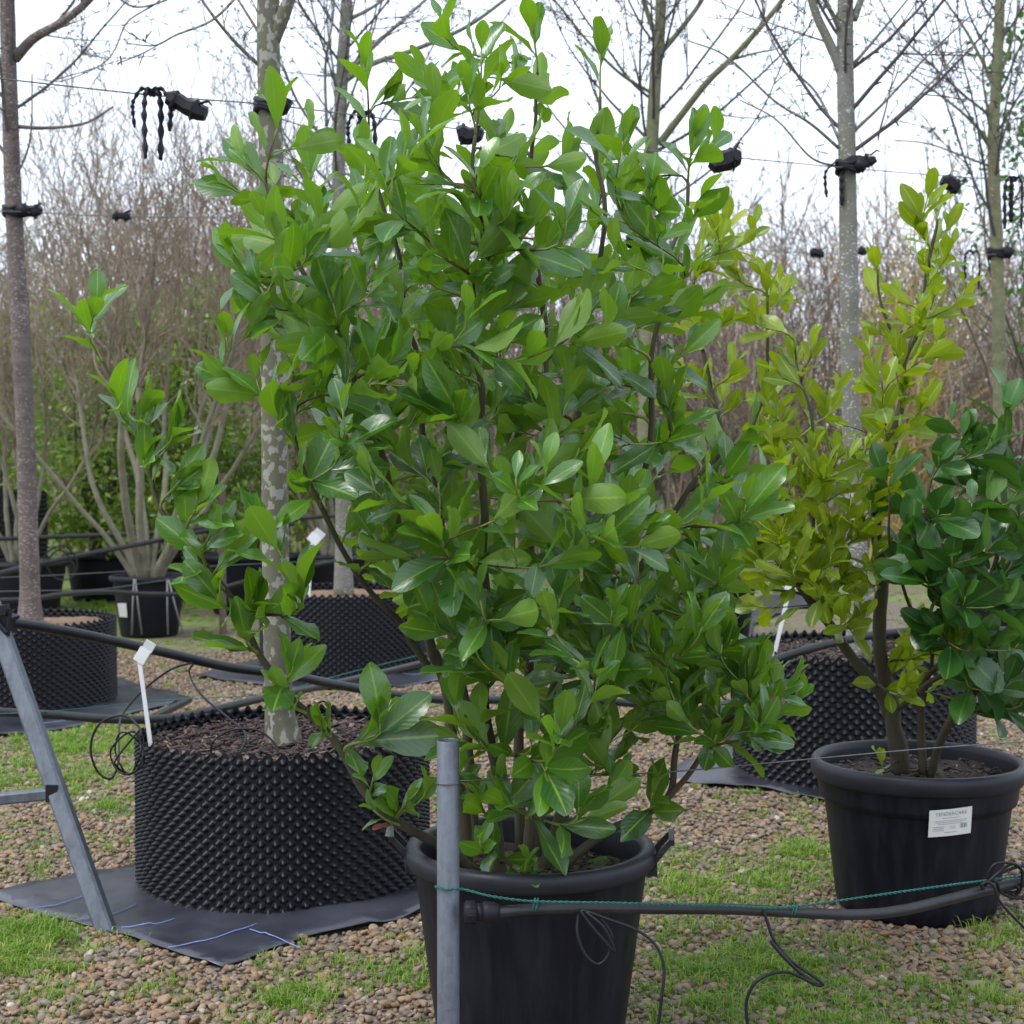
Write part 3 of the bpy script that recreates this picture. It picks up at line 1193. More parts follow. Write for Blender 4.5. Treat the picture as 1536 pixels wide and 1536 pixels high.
# the long low branch that leaves the pot to the left
B.main(pts3([(715, 1310, 3.32), (665, 1270, 3.30), (640, 1252, 3.28), (600, 1225, 3.26), (550, 1180, 3.24), (495, 1110, 3.22), (440, 1045, 3.20), (390, 981, 3.19), (338, 900, 3.18), (289, 822, 3.17), (252, 755, 3.17), (229, 687, 3.18), (200, 640, 3.20), (165, 580, 3.22), (136, 526, 3.24)]), .0125, .0025)

up = Vector((0, 0, 1))
ctr = P(770, 900, 3.38)


def tdir(p, out=.55, rng=B.rng):
    h = Vector((p.x - ctr.x, (p.y - ctr.y) * .9, 0))
    return (up * 1.25 + h * (out * 1.15) + rvec(rng) * .22).normalized()


# shoot tips read off the photograph: (x, y, d, leaf length, leaf count, age)
tips = [(662, 60, 3.3, .12, 12, .62), (722, 105, 3.2, .12, 12, .62), (800, 62, 3.45, .115, 12, .7), (905, 100, 3.35, .12, 12, .62), (775, 130, 3.3, .12, 11, .6),
        (545, 115, 3.4, .12, 9, .68), (416, 150, 3.3, .125, 9, .68), (465, 205, 3.35, .12, 10, .6), (365, 235, 3.25, .12, 9, .62), (330, 262, 3.2, .10, 8, .55),
        (345, 385, 3.15, .125, 10, .55), (390, 430, 3.1, .14, 9, .45), (325, 545, 3.12, .115, 8, .5), (420, 630, 3.1, .13, 10, .55), (425, 380, 3.1, .14, 10, .55),
        (500, 455, 3.05, .15, 9, .5), (560, 540, 3.0, .15, 10, .5), (1042, 205, 3.3, .12, 10, .66), (1070, 215, 3.34, .115, 8, .62), (1050, 300, 3.25, .125, 10, .6),
        (1035, 400, 3.2, .12, 10, .6), (1030, 520, 3.2, .12, 9, .6), (1010, 640, 3.15, .12, 10, .5), (1125, 640, 3.25, .135, 11, .55), (1150, 700, 3.3, .12, 10, .5),
        (1100, 760, 3.2, .12, 11, .4), (1080, 850, 3.2, .12, 11, .4), (1090, 950, 3.2, .115, 11, .4), (1130, 1010, 3.25, .11, 11, .5), (1180, 1030, 3.3, .10, 12, .62),
        (1195, 1050, 3.35, .10, 10, .6), (1150, 1085, 3.25, .105, 11, .5), (1075, 1100, 3.2, .11, 10, .35), (1020, 1050, 3.15, .115, 10, .4), (1000, 985, 3.15, .115, 10, .35),
        (720, 260, 3.0, .14, 14, .72), (660, 250, 3.0, .125, 11, .75), (770, 300, 3.0, .12, 10, .65), (850, 220, 3.15, .12, 11, .55), (930, 290, 3.1, .12, 10, .7),
        (590, 250, 3.15, .12, 11, .7), (850, 330, 2.95, .13, 10, .45), (700, 470, 2.9, .12, 11, .75), (800, 520, 2.9, .12, 12, .72), (640, 340, 3.0, .12, 9, .7),
        (480, 330, 3.15, .12, 11, .55), (620, 560, 2.95, .13, 10, .4), (660, 800, 2.95, .14, 9, .45), (770, 740, 2.9, .125, 10, .5), (820, 700, 2.85, .12, 8, .8), (890, 720, 2.9, .16, 8, .5),
        (860, 810, 2.95, .12, 8, .85), (950, 740, 3.0, .12, 10, .5), (720, 900, 2.95, .13, 8, .45), (560, 800, 3.05, .12, 9, .4), (455, 890, 3.02, .14, 6, .4), (400, 790, 3.02, .14, 5, .45),
        (840, 1100, 2.97, .15, 6, .55), (820, 1150, 3.0, .14, 7, .55), (760, 1010, 3.05, .12, 8, .4), (880, 960, 3.1, .12, 9, .4), (960, 900, 3.1, .12, 10, .4),
        (870, 1210, 3.05, .13, 6, .35), (770, 1200, 3.1, .12, 7, .3), (720, 1110, 3.12, .12, 7, .45), (720, 1260, 3.12, .10, 6, .45), (790, 1290, 3.1, .09, 6, .4), (920, 1180, 3.15, .12, 7, .3),
        (980, 1180, 3.2, .12, 8, .25), (905, 1090, 3.2, .12, 8, .35), (640, 1180, 3.18, .10, 4, .6), (1050, 450, 3.3, .12, 9, .55), (880, 450, 3.0, .13, 10, .4), (950, 420, 3.1, .12, 10, .35),
        (345, 505, 3.1, .12, 9, .5), (385, 570, 3.08, .12, 9, .45), (375, 485, 3.12, .12, 9, .5), (455, 720, 3.08, .12, 8, .5), (440, 560, 3.06, .13, 9, .4), (400, 330, 3.1, .125, 10, .55)]
for x, y, d, L, n, a in tips:
    p = P(x, y - (28 if y < 140 else 0), d)
    B.shoot(p, tdir(p), n + 4, L, a, gap=.022, maxlen=.42)
# the long branch's own clusters
for x, y, d, L, n, a, dx in [(146, 452, 3.2, .105, 6, .6, .2), (135, 500, 3.22, .105, 6, .72, -.2), (176, 600, 3.16, .12, 7, .5, -.1), (215, 615, 3.14, .115, 7, .55, .3), (262, 650, 3.14, .11, 6, .5, .4), (215, 690, 3.12, .125, 6, .55, -.1),
                              (270, 720, 3.12, .11, 6, .5, .5), (300, 755, 3.1, .11, 5, .45, .8), (318, 800, 3.1, .11, 6, .6, .7), (300, 850, 3.12, .10, 5, .55, -.8), (340, 830, 3.1, .11, 6, .65, .5), (325, 890, 3.12, .13, 5, .45, -.1),
                              (380, 900, 3.12, .11, 5, .65, .5), (372, 950, 3.12, .12, 5, .5, .2), (440, 1000, 3.13, .115, 5, .6, .3), (425, 1040, 3.15, .09, 4, .7, -.2), (482, 1080, 3.16, .085, 4, .8, .1), (570, 1085, 3.14, .14, 6, .5, -.4), (560, 1165, 3.2, .085, 4, .75, .1),
                              (610, 1200, 3.2, .08, 5, .7, .2), (560, 1215, 3.2, .07, 3, .5, -.9)]:
    p = P(x, y, d)
    B.shoot(p, (up + Vector((dx, -.1, 0)) + rvec(B.rng) * .15).normalized(), n + 2, L * 1.12, a, gap=.017)
BODY = [(640, 110), (720, 110), (800, 120), (900, 130), (960, 200), (1030, 240), (1040, 330), (1040, 450), (1010, 560), (1010, 640), (1110, 680), (1120, 760), (1080, 830), (1050, 890), (1080, 980), (1150, 1040),
        (1100, 1090), (1010, 1080), (950, 1030), (860, 1010), (720, 1000), (640, 950), (570, 850), (490, 730), (450, 620), (410, 490), (360, 420), (360, 290), (420, 200), (520, 230), (560, 150)]
placed = [P(t[0], t[1], t[2]) for t in tips]
tries = 0
while len(placed) < len(tips) + 300 and tries < 20000:
    tries += 1
    x, y = B.rng.uniform(340, 1200), B.rng.uniform(100, 1100)
    if not in_poly(x, y, BODY):
        continue
    if y < 340 and B.rng.random() < .55:
        continue
    hw = .56 * math.sqrt(max(.05, 1 - ((x - 760) / 430) ** 2))
    d = 3.38 + B.rng.uniform(-1, 1) * hw
    p = P(x, y, d)
    if min((p - q).length for q in placed) < .064:
        continue
    placed.append(p)
    inner = 1 - min(1, abs(d - 3.38) / .5)
    B.shoot(p, tdir(p), B.rng.choice([11, 12, 13, 14]), B.rng.uniform(.10, .138), B.rng.uniform(.15, .66) + (.1 if y < 450 else -.05))  # upper shoots lighter: younger leaves, with skylight from above put into the tint
LOBE = [(960, 880), (1070, 860), (1100, 930), (1190, 1010), (1200, 1060), (1130, 1110), (1040, 1140), (980, 1110), (940, 1020)]
k_ = 0
while k_ < 42:
    x, y = B.rng.uniform(930, 1210), B.rng.uniform(850, 1150)
    if not in_poly(x, y, LOBE):
        continue
    k_ += 1
    p = P(x, y, B.rng.uniform(3.12, 3.55))
    B.shoot(p, tdir(p), B.rng.choice([10, 11, 12]), B.rng.uniform(.09, .12), B.rng.uniform(.1, .5))
for i in range(26):
    p = P(B.rng.uniform(680, 960), B.rng.uniform(930, 1230), B.rng.uniform(3.1, 3.5))
    B.shoot(p, tdir(p), B.rng.choice([6, 7, 8, 9]), B.rng.uniform(.10, .135), B.rng.uniform(.1, .5))
nl = B.emit(root1, (M['stem'], M['stem_red'], M['shoot'], M['leaf']), TPL, LM)
print('laurel leaves', nl)
# pruned stub and two reddish dying leaves
for (x, y, d), L in (((588, 1238, 3.2), .05), ((1152, 1000, 3.26), .05), ((1180, 1048, 3.24), .07)):
    p = P(x, y, d)
    m_ = leaf_mesh('dead_leaf', TPL[3], M['leaf_red'])
    o = bpy.data.objects.new('dead_leaf', m_)
    C.objects.link(o)
    o.parent = root1
    o.matrix_local = Matrix.Translation(-worg(root1)) @ frame(p, Vector((-.6, -.5, .1)), Vector((0, -.6, 1)), L)
    o['label'] = 'withered reddish leaf'

# ------------------------------------------------------------------ the yellow-green laurel in the right pot
Y = Bush(9)
root2 = empty('laurel_bush', bQ + Vector((0, 0, .385)), 'airy yellow green laurel growing in the pot with the white label', 'bush', 'potted laurels')
Y.main(pts3([(1352, 1160, 4.5), (1345, 1110, 4.5), (1333, 1070, 4.5), (1322, 1000, 4.5), (1318, 900, 4.5), (1312, 800, 4.48), (1322, 700, 4.46), (1345, 600, 4.46), (1372, 500, 4.46), (1392, 400, 4.47), (1402, 330, 4.48)]), .030, .004)
Y.main(pts3([(1335, 1075, 4.5), (1318, 1040, 4.48), (1290, 1000, 4.46), (1255, 945, 4.44), (1200, 880, 4.42), (1150, 835, 4.42), (1114, 800, 4.42), (1100, 720, 4.43), (1085, 650, 4.44), (1055, 560, 4.45), (1046, 460, 4.46), (1043, 390, 4.46)]), .019, .004)
Y.main(pts3([(1233, 918, 4.43), (1228, 840, 4.4), (1226, 760, 4.38), (1222, 680, 4.38), (1205, 590, 4.38), (1195, 510, 4.4)]), .007, .0035)
Y.main(pts3([(1185, 866, 4.42), (1182, 800, 4.4), (1186, 740, 4.38)]), .006, .003)
Y.main(pts3([(1312, 800, 4.48), (1330, 720, 4.55), (1350, 600, 4.6), (1330, 480, 4.62), (1318, 400, 4.62)]), .010, .0035)
Y.main(pts3([(1100, 720, 4.43), (1140, 620, 4.5), (1160, 520, 4.52), (1150, 440, 4.52)]), .008, .0035)
yctr = P(1250, 900, 4.46)


def ydir(p):
    h = Vector((p.x - yctr.x, p.y - yctr.y, 0))
    return (up * 1.2 + h * .6 + rvec(Y.rng) * .2).normalized()


ytips = [(1405, 300, 4.48), (1385, 330, 4.4), (1312, 370, 4.6), (1420, 330, 4.5), (1400, 400, 4.45), (1435, 440, 4.5), (1350, 430, 4.5), (1380, 470, 4.38), (1345, 510, 4.4), (1410, 500, 4.5), (1310, 560, 4.45), (1360, 560, 4.36), (1330, 620, 4.4),
         (1090, 320, 4.45), (1048, 380, 4.4), (1105, 400, 4.45), (1150, 410, 4.5), (1130, 460, 4.4), (1170, 430, 4.55), (1080, 470, 4.4), (1040, 470, 4.45), (1190, 520, 4.4), (1150, 560, 4.5), (1100, 540, 4.4), (1050, 560, 4.4), (1020, 600, 4.45), (1170, 620, 4.45), (1205, 590, 4.4),
         (1220, 660, 4.35), (1230, 700, 4.3), (1190, 700, 4.35), (1260, 720, 4.4), (1160, 720, 4.3), (1290, 680, 4.45), (1240, 780, 4.3), (1200, 770, 4.3), (1165, 790, 4.3), (1140, 770, 4.35), (1270, 800, 4.35), (1220, 840, 4.3), (1180, 850, 4.35), (1140, 820, 4.35), (1260, 850, 4.35),
         (1230, 880, 4.3), (1295, 760, 4.4), (1300, 850, 4.4), (1370, 930, 4.45), (1390, 960, 4.42), (1280, 910, 4.4), (1350, 680, 4.42), (1310, 640, 4.5)]
for x, y, d in ytips:
    p = P(x, y + 12, d)
    Y.shoot(p, ydir(p), Y.rng.choice([15, 17, 18, 20]), Y.rng.uniform(.095, .128), Y.rng.uniform(.35, .8), gap=.017, spread=.9)
for i in range(105):
    x, y, d = Y.rng.choice(ytips)
    p = P(x + Y.rng.uniform(-50, 50), y + Y.rng.uniform(-20, 60), d + Y.rng.uniform(-.25, .3))
    Y.shoot(p, ydir(p), 12, Y.rng.uniform(.085, .115), Y.rng.uniform(.2, .7), gap=.022, spread=.95)
for i in range(34):
    p = P(Y.rng.uniform(1130, 1320), Y.rng.uniform(640, 930), Y.rng.uniform(4.2, 4.5))
    Y.shoot(p, ydir(p), 12, Y.rng.uniform(.085, .115), Y.rng.uniform(.25, .75), gap=.02, spread=.95)
p = P(1265, 925, 4.2)
Y.shoot(p, (up + Vector((-.2, -.2, 0))).normalized(), 4, .15, .2)
Y.shoot(P(1322, 1140, 4.36), up, 3, .085, .8)
print('yellow leaves', Y.emit(root2, (M['stem'], M['stem'], M['shoot'], M['leaf_yellow']), TPLY, LY))

# ------------------------------------------------------------------ dark-leaved laurel rooted in the same pot
D = Bush(13)
root3 = empty('laurel_bush', bQ + Vector((.05, 0, .385)), 'dense laurel with large dark leaves leaning out of the labelled pot', 'bush', 'potted laurels')
D.main(pts3([(1384, 1160, 4.46), (1382, 1100, 4.44), (1378, 1040, 4.42), (1400, 1000, 4.36), (1440, 960, 4.28), (1480, 860, 4.2), (1500, 740, 4.16), (1505, 640, 4.16)]), .013, .004)
D.main(pts3([(1395, 1165, 4.46), (1412, 1115, 4.4), (1448, 1060, 4.32), (1480, 1005, 4.24), (1520, 920, 4.16), (1570, 800, 4.1), (1600, 680, 4.1), (1600, 600, 4.12)]), .014, .004)
D.main(pts3([(1345, 1064, 4.48), (1372, 1045, 4.4), (1410, 1012, 4.34), (1450, 985, 4.26), (1490, 900, 4.3), (1530, 780, 4.34), (1540, 660, 4.36)]), .009, .004)
D.main(pts3([(1440, 960, 4.28), (1410, 880, 4.18), (1395, 790, 4.14), (1400, 700, 4.14)]), .008, .004)
D.main(pts3([(1480, 1005, 4.24), (1550, 980, 4.16), (1620, 940, 4.1)]), .008, .004)
D.main(pts3([(1385, 1060, 4.43), (1392, 960, 4.36), (1345, 850, 4.25), (1322, 740, 4.2)]), .007, .0035)
dctr = P(1500, 900, 4.25)


def ddir(p):
    h = Vector((p.x - dctr.x, p.y - dctr.y, 0))
    return (up + h * .9 + Vector((0, -.25, 0)) + rvec(D.rng) * .25).normalized()


dtips = [(1500, 585, 4.1), (1325, 690, 4.15), (1400, 670, 4.05), (1435, 640, 4.1), (1480, 650, 4.0), (1540, 620, 4.1), (1400, 750, 4.0), (1450, 740, 3.95), (1520, 720, 4.0), (1360, 790, 4.1), (1420, 820, 3.98), (1480, 800, 3.95), (1530, 800, 4.0), (1380, 850, 4.1),
         (1440, 880, 3.95), (1500, 880, 3.95), (1400, 930, 4.1), (1460, 950, 4.0), (1520, 950, 4.0), (1440, 1000, 4.1), (1500, 1010, 4.05), (1570, 900, 4.0), (1600, 760, 4.05), (1560, 700, 4.2), (1480, 720, 4.3), (1420, 700, 4.3), (1530, 860, 4.3), (1450, 860, 4.3), (1530, 1030, 4.15), (1590, 1000, 4.1), (1620, 650, 4.2), (1640, 850, 4.2)]
for x, y, d in dtips:
    p = P(x + (8 if x > 1330 else 0), y + 15, d)
    D.shoot(p, ddir(p), D.rng.choice([10, 11, 12]), D.rng.uniform(.125, .16), D.rng.uniform(.2, .6), gap=.021, spread=1.25)
for i in range(60):
    x, y, d = D.rng.choice(dtips)
    p = P(x + 28 + D.rng.uniform(-40, 40), y + D.rng.uniform(-10, 60), d + D.rng.uniform(0, .35))
    D.shoot(p, ddir(p), 11, D.rng.uniform(.11, .145), D.rng.uniform(.05, .4), gap=.022, spread=1.2)
print('dark leaves', D.emit(root3, (M['stem'], M['stem'], M['shoot'], M['leaf_dark']), TPLB, LD))

# ------------------------------------------------------------------ bare trees


def grow(mb, p, d, L, r, lvl, rg, crook=.10, trop=.04, dens=7, seg=.07, spur=.5, kink=0.0, ang=(30, 60), rmin=.0013):
    n = max(4, int(L / seg))
    st = L / n
    pts, rad = [p.copy()], [r]
    dd = d.copy()
    ph = rg.uniform(0, 6.28)
    ax1 = dd.orthogonal().normalized()
    ax2 = dd.cross(ax1)
    dirs = [dd.copy()]
    for i in range(n):
        t = (i + 1) / n
        dd = (dd + rvec(rg) * crook + up * trop).normalized()
        de = dd
        if kink:
            ph += rg.uniform(.15, 1.5)
            de = (dd + (ax1 * math.cos(ph) + ax2 * math.sin(ph * .8)) * kink * rg.uniform(.3, 1.2)).normalized()
        p = p + de * st
        pts.append(p.copy())
        rad.append(max(rmin, r * (1 - .85 * t)))
        dirs.append(de.copy())
    mb.tube(pts, rad, 6 if r > .012 else 4 if r > .004 else 3, caps=False)
    if spur:
        k = int(L / .05 * spur)
        for _ in range(k):
            i = rg.randint(1, n)
            q = (dirs[i] * .5 + rvec(rg)).normalized()
            l = rg.uniform(.014, .04)
            mb.tube([pts[i], pts[i] + q * l], [max(.0028, rad[i] * .7), .0036], 3)
    if lvl > 0:
        k = max(1, int(L * dens * rg.uniform(.8, 1.2)))
        for _ in range(k):
            t = rg.uniform(.15, .97)
            i = int(t * n)
            a = math.radians(rg.uniform(*ang))
            perp = rvec(rg)
            perp = (perp - dirs[i] * perp.dot(dirs[i])).normalized()
            nd = (dirs[i] * math.cos(a) + perp * math.sin(a)).normalized()
            grow(mb, pts[i], nd, L * rg.uniform(.28, .55) * (1 - .45 * t), max(rmin, rad[i] * .55), lvl - 1, rg, crook, trop, dens * 1.1, seg, spur, kink, ang, rmin)
    return pts


def tree(name, label, trunk, r0, r1, mat, limbs, seed, base, auto=None, group='bare standard trees', wob=.04, d0=None, twig=None):
    """trunk: px points; limbs: px polylines with radii; auto: (count, z0, z1, length)"""
    rg = random.Random(seed)
    e = empty(name, base, label, 'tree', group)
    pts = smooth_path(trunk, 10)
    k = len(pts)
    mb = MB()
    rad = []
    for i, p in enumerate(pts):
        t = i / (k - 1)
        fl = 1 + .35 * max(0, 1 - t * 9)
        rad.append(lerp(r0, r1, t) * fl * (1 + wob * noise.noise(Vector((seed, 0, p.z * 5)))))
    mb.tube(pts, rad, 18)
    mb.build('trunk', mat, e)
    for pl, ra, rb, dens in limbs:
        mb = MB()
        q = smooth_path(pl, 7)
        n = len(q)
        rr = [lerp(ra, rb, (i / (n - 1)) ** .8) for i in range(n)]
        mb.tube(q, rr, 8 if ra > .01 else 5)
        L = sum((q[i + 1] - q[i]).length for i in range(n - 1))
        for _ in range(int(L * dens)):
            i = rg.randint(2, n - 2)
            dr = (q[i + 1] - q[i]).normalized()
            pr = rvec(rg)
            pr = (pr - dr * pr.dot(dr)).normalized()
            a = math.radians(rg.uniform(30, 65))
            grow(mb, q[i], (dr * math.cos(a) + pr * math.sin(a)).normalized(), L * rg.uniform(.25, .5), rr[i] * .5, 1, rg, .10, .03, 5, .06, .8, rmin=.002)
        mb.build('limb', twig or mat, e)
    if auto:
        cnt, za, zb, ln = auto
        az = rg.uniform(0, 6.28)
        for j in range(cnt):
            z = lerp(za, zb, (j + rg.random() * .6) / cnt)
            i = min(range(k), key=lambda i: abs(pts[i].z - z))
            az += 2.4 + rg.uniform(-.5, .5)
            el = math.radians(rg.uniform(28, 52))
            # let most limbs spread across the view as they do along the wire
            dr = Vector((math.cos(az) * math.cos(el), math.sin(az) * math.cos(el) * .6, math.sin(el))).normalized()
            mb = MB()
            grow(mb, pts[i], dr, ln * rg.uniform(.75, 1.2), rad[i] * rg.uniform(.2, .3), 2, rg, .085, .05, 5.4, .08, .8, ang=(28, 60), rmin=.0021)
            mb.build('limb', M['twig'], e)
    return e


zt = Vector((0, 0, 0))
# lichen trunk in the largest studded container
tree('bare_tree', 'bare tree with straight trunk blotched by pale lichen in the largest studded container',
     [bL + Vector((0, 0, .41)), P(418, 1040, 4.84), P(413, 800, 4.84), P(411, 500, 4.84), P(408, 300, 4.84), P(403, 90, 4.84), P(402, -40, 4.85), P(398, -200, 4.86), P(396, -420, 4.86)], .047, .030, M['bark_lichen'],
     [(pts3([(408, 60, 4.84), (424, 25, 4.83), (440, -20, 4.82), (470, -120, 4.8)]), .028, .016, 1), (pts3([(396, 105, 4.84), (350, 60, 4.8), (310, 10, 4.76), (280, -40, 4.72)]), .007, .004, 5),
      (pts3([(395, 60, 4.84), (370, 20, 4.9), (345, -20, 4.95)]), .006, .003, 6), (pts3([(397, -60, 4.84), (350, 0, 4.8), (315, 32, 4.77), (265, 52, 4.74), (232, 68, 4.73), (190, 65, 4.72)]), .006, .002, 4)], 3, bL + Vector((0, 0, .42)), (8, 2.8, 3.6, 1.1))
# purple bark, far left
tree('bare_tree', 'bare tree with purplish flecked bark beside a brown stake',
     [bF + Vector((.07, 0, .42)), P(44, 860, 8.3), P(38, 640, 8.3), P(26, 420, 8.3), P(18, 250, 8.3), P(13, 90, 8.3), P(10, -40, 8.3), P(8, -200, 8.3)], .056, .037, M['bark_purple'],
     [(pts3([(22, 88, 8.3), (50, 58, 8.25), (90, 35, 8.2), (125, 8, 8.15), (160, -30, 8.1)]), .03, .018, 2), (pts3([(28, 190, 8.3), (60, 192, 8.28), (100, 190, 8.26), (135, 182, 8.24), (170, 160, 8.2)]), .012, .006, 3),
      (pts3([(15, 280, 8.3), (38, 235, 8.25), (47, 190, 8.2), (48, 110, 8.15)]), .008, .004, 4), (pts3([(160, -30, 8.1), (240, -5, 8.06), (192, 32, 8.02), (172, 75, 7.98), (150, 98, 7.96), (95, 121, 7.92), (55, 118, 7.9)]), .006, .003, 3),
      (pts3([(160, -20, 8.1), (200, 10, 8.05), (250, 0, 8.0), (275, -20, 8.0)]), .008, .004, 4)], 5, bF + Vector((0, 0, .42)), (8, 2.9, 3.9, 1.5))
# slim tree in the distant container
tree('bare_tree', 'slim bare tree rising from the container with tan compost behind the lichen trunk',
     [bB + Vector((0, 0, .46)), P(514, 760, 9.7), P(510, 500, 9.7), P(508, 250, 9.7), P(514, 100, 9.7), P(520, 0, 9.7), P(524, -150, 9.7), P(526, -300, 9.7)], .05, .032, M['bark_grey'],
     [(pts3([(520, 118, 9.7), (560, 95, 9.6), (620, 75, 9.5), (700, 40, 9.4), (770, -10, 9.3)]), .024, .01, 3), (pts3([(520, 112, 9.7), (560, 70, 9.7), (610, 25, 9.7), (660, -20, 9.7)]), .02, .008, 3), (pts3([(526, 28, 9.7), (560, 10, 9.7), (600, -20, 9.7)]), .015, .008, 3),
      (pts3([(508, 115, 9.7), (470, 112, 9.7), (430, 108, 9.7)]), .007, .003, 5), (pts3([(512, 260, 9.7), (545, 262, 9.6), (575, 240, 9.5), (640, 235, 9.4)]), .010, .004, 4), (pts3([(490, 190, 9.7), (488, 100, 9.65), (500, 20, 9.6), (498, -40, 9.6)]), .012, .006, 4)], 8, bB + Vector((0, 0, .46)), (18, 2.8, 4.6, 1.7))
# green barked tree behind the laurel
tree('bare_tree', 'bare tree with greenish bark forking above the large laurel',
     [bC + Vector((0, 0, .44)), P(965, 700, 9.6), P(972, 400, 9.6), P(978, 216, 9.6), P(984, 104, 9.6), P(990, 40, 9.6), P(992, -60, 9.6), P(992, -200, 9.6)], .05, .03, M['bark_green'],
     [(pts3([(989, 216, 9.6), (1020, 175, 9.5), (1062, 122, 9.4), (1110, 75, 9.3), (1170, 5, 9.2), (1190, -30, 9.2)]), .026, .015, 3), (pts3([(992, 78, 9.6), (1020, 45, 9.6), (1051, 3, 9.6), (1070, -40, 9.6)]), .02, .012, 3),
      (pts3([(984, 55, 9.6), (968, 10, 9.6), (955, -40, 9.6)]), .02, .01, 3), (pts3([(978, 140, 9.6), (930, 110, 9.5), (880, 60, 9.4), (840, 10, 9.3), (800, -30, 9.3)]), .012, .006, 5)], 11, bC + Vector((0, 0, .44)), (16, 2.8, 4.4, 1.7))
# grey tree behind the labelled pot
tree('bare_tree', 'bare tree with pale grey flecked trunk in the container behind the labelled pot',
     [bR + Vector((.02, 0, .49)), P(1288, 880, 6.5), P(1278, 650, 6.5), P(1274, 450, 6.5), P(1271, 250, 6.5), P(1268, 110, 6.5), P(1268, 0, 6.5), P(1270, -150, 6.5), P(1272, -350, 6.5)], .045, .030, M['bark_grey'],
     [(pts3([(1264, 108, 6.5), (1242, 60, 6.5), (1222, 15, 6.5), (1205, -50, 6.5)]), .024, .016, 2), (pts3([(1262, 50, 6.5), (1248, 20, 6.45), (1225, -20, 6.4)]), .013, .008, 3), (pts3([(1280, 30, 6.5), (1295, -10, 6.5), (1310, -60, 6.5)]), .018, .01, 3),
      (pts3([(1258, 222, 6.5), (1215, 185, 6.4), (1160, 150, 6.3), (1090, 85, 6.2), (1030, 60, 6.15)]), .008, .003, 5), (pts3([(1260, 212, 6.5), (1225, 140, 6.55), (1175, 90, 6.6), (1140, 20, 6.65)]), .008, .003, 5),
      (pts3([(1280, 97, 6.5), (1320, 50, 6.45), (1365, -5, 6.4)]), .009, .004, 5), (pts3([(1278, 200, 6.5), (1330, 150, 6.4), (1390, 85, 6.3), (1460, 20, 6.2)]), .009, .003, 5), (pts3([(1282, 225, 6.5), (1340, 180, 6.6), (1410, 110, 6.7), (1450, 60, 6.75)]), .008, .003, 5),
      (pts3([(1255, 250, 6.5), (1215, 235, 6.4), (1165, 180, 6.35), (1110, 150, 6.3)]), .006, .003, 4)], 15, bR + Vector((0, 0, .49)), (13, 2.62, 3.6, 1.35))
b6 = base_at(1500, 10.3)
plain6, b6 = plain_pot(1502, 10.3, .4, .48, 'black pot at the foot of the far mossy trunk behind the dark laurel', 61, False)
tree('bare_tree', 'far bare tree with mossy trunk showing above the dark leaved laurel',
     [b6 + Vector((0, 0, .43)), P(1500, 600, 10.3), P(1496, 400, 10.3), P(1490, 230, 10.3), P(1494, 130, 10.3), P(1500, 0, 10.3), P(1502, -150, 10.3)], .05, .03, M['bark_green'],
     [(pts3([(1490, 230, 10.3), (1465, 190, 10.2), (1420, 150, 10.1), (1360, 110, 10.0)]), .015, .005, 4), (pts3([(1492, 130, 10.3), (1470, 85, 10.3), (1445, 40, 10.3), (1410, -10, 10.3)]), .016, .007, 4), (pts3([(1496, 120, 10.3), (1515, 70, 10.3), (1530, 0, 10.3)]), .016, .008, 4),
      (pts3([(1486, 250, 10.3), (1440, 232, 10.2), (1390, 215, 10.1), (1340, 210, 10)]), .010, .004, 4)], 19, b6 + Vector((0, 0, .43)), (16, 2.7, 4.4, 1.7))

# ------------------------------------------------------------------ corkscrew willow and other shrubs behind


def stem_shrub(name, label, base, seed, stems, H, spread, mat_s, mat_t, cat='shrub', group=None, kink=.35, dens=5, lvl=2, r=.03, crook=.12):
    rg = random.Random(seed)
    e = empty(name, base, label, cat, group)
    tw = MB()
    for j in range(stems):
        az = 2 * math.pi * j / stems + rg.uniform(-.4, .4)
        sp2 = spread * rg.uniform(.4, 1.0)
        d = Vector((math.cos(az) * sp2, math.sin(az) * sp2 * .8, 1)).normalized()
        mb = MB()
        n = 16
        p = base + Vector((math.cos(az) * .07, math.sin(az) * .07, 0))
        pts, rad = [p.copy()], [r]
        rr = r * rg.uniform(.6, 1.1)
        for i in range(n):
            d = (d + rvec(rg) * crook + up * .03).normalized()
            p = p + d * (H * rg.uniform(.8, 1.05) * .62 / n)
            pts.append(p.copy())
            rad.append(rr * (1 - .7 * (i + 1) / n))
        q = smooth_path(pts, 2)
        rq = [rad[min(n, i // 2)] for i in range(len(q))]
        mb.tube(q, rq, 7)
        mb.build('stem', mat_s, e)
        for i in range(8, n + 1):
            k = 3 if i < n else 6
            for _ in range(k):
                a = math.radians(rg.uniform(10, 55))
                dr = (pts[i] - pts[i - 1]).normalized()
                pr = rvec(rg)
                pr = (pr - dr * pr.dot(dr)).normalized()
                grow(tw, pts[i], (dr * math.cos(a) + pr * math.sin(a) + up * .25).normalized(), H * rg.uniform(.22, .42), max(.004, rad[i] * .4), lvl, rg, .14, .09, dens, .06, 0, kink, (15, 50), .0023)
    tag(tw.build('twigs', mat_t, e), kind='stuff')
    return e


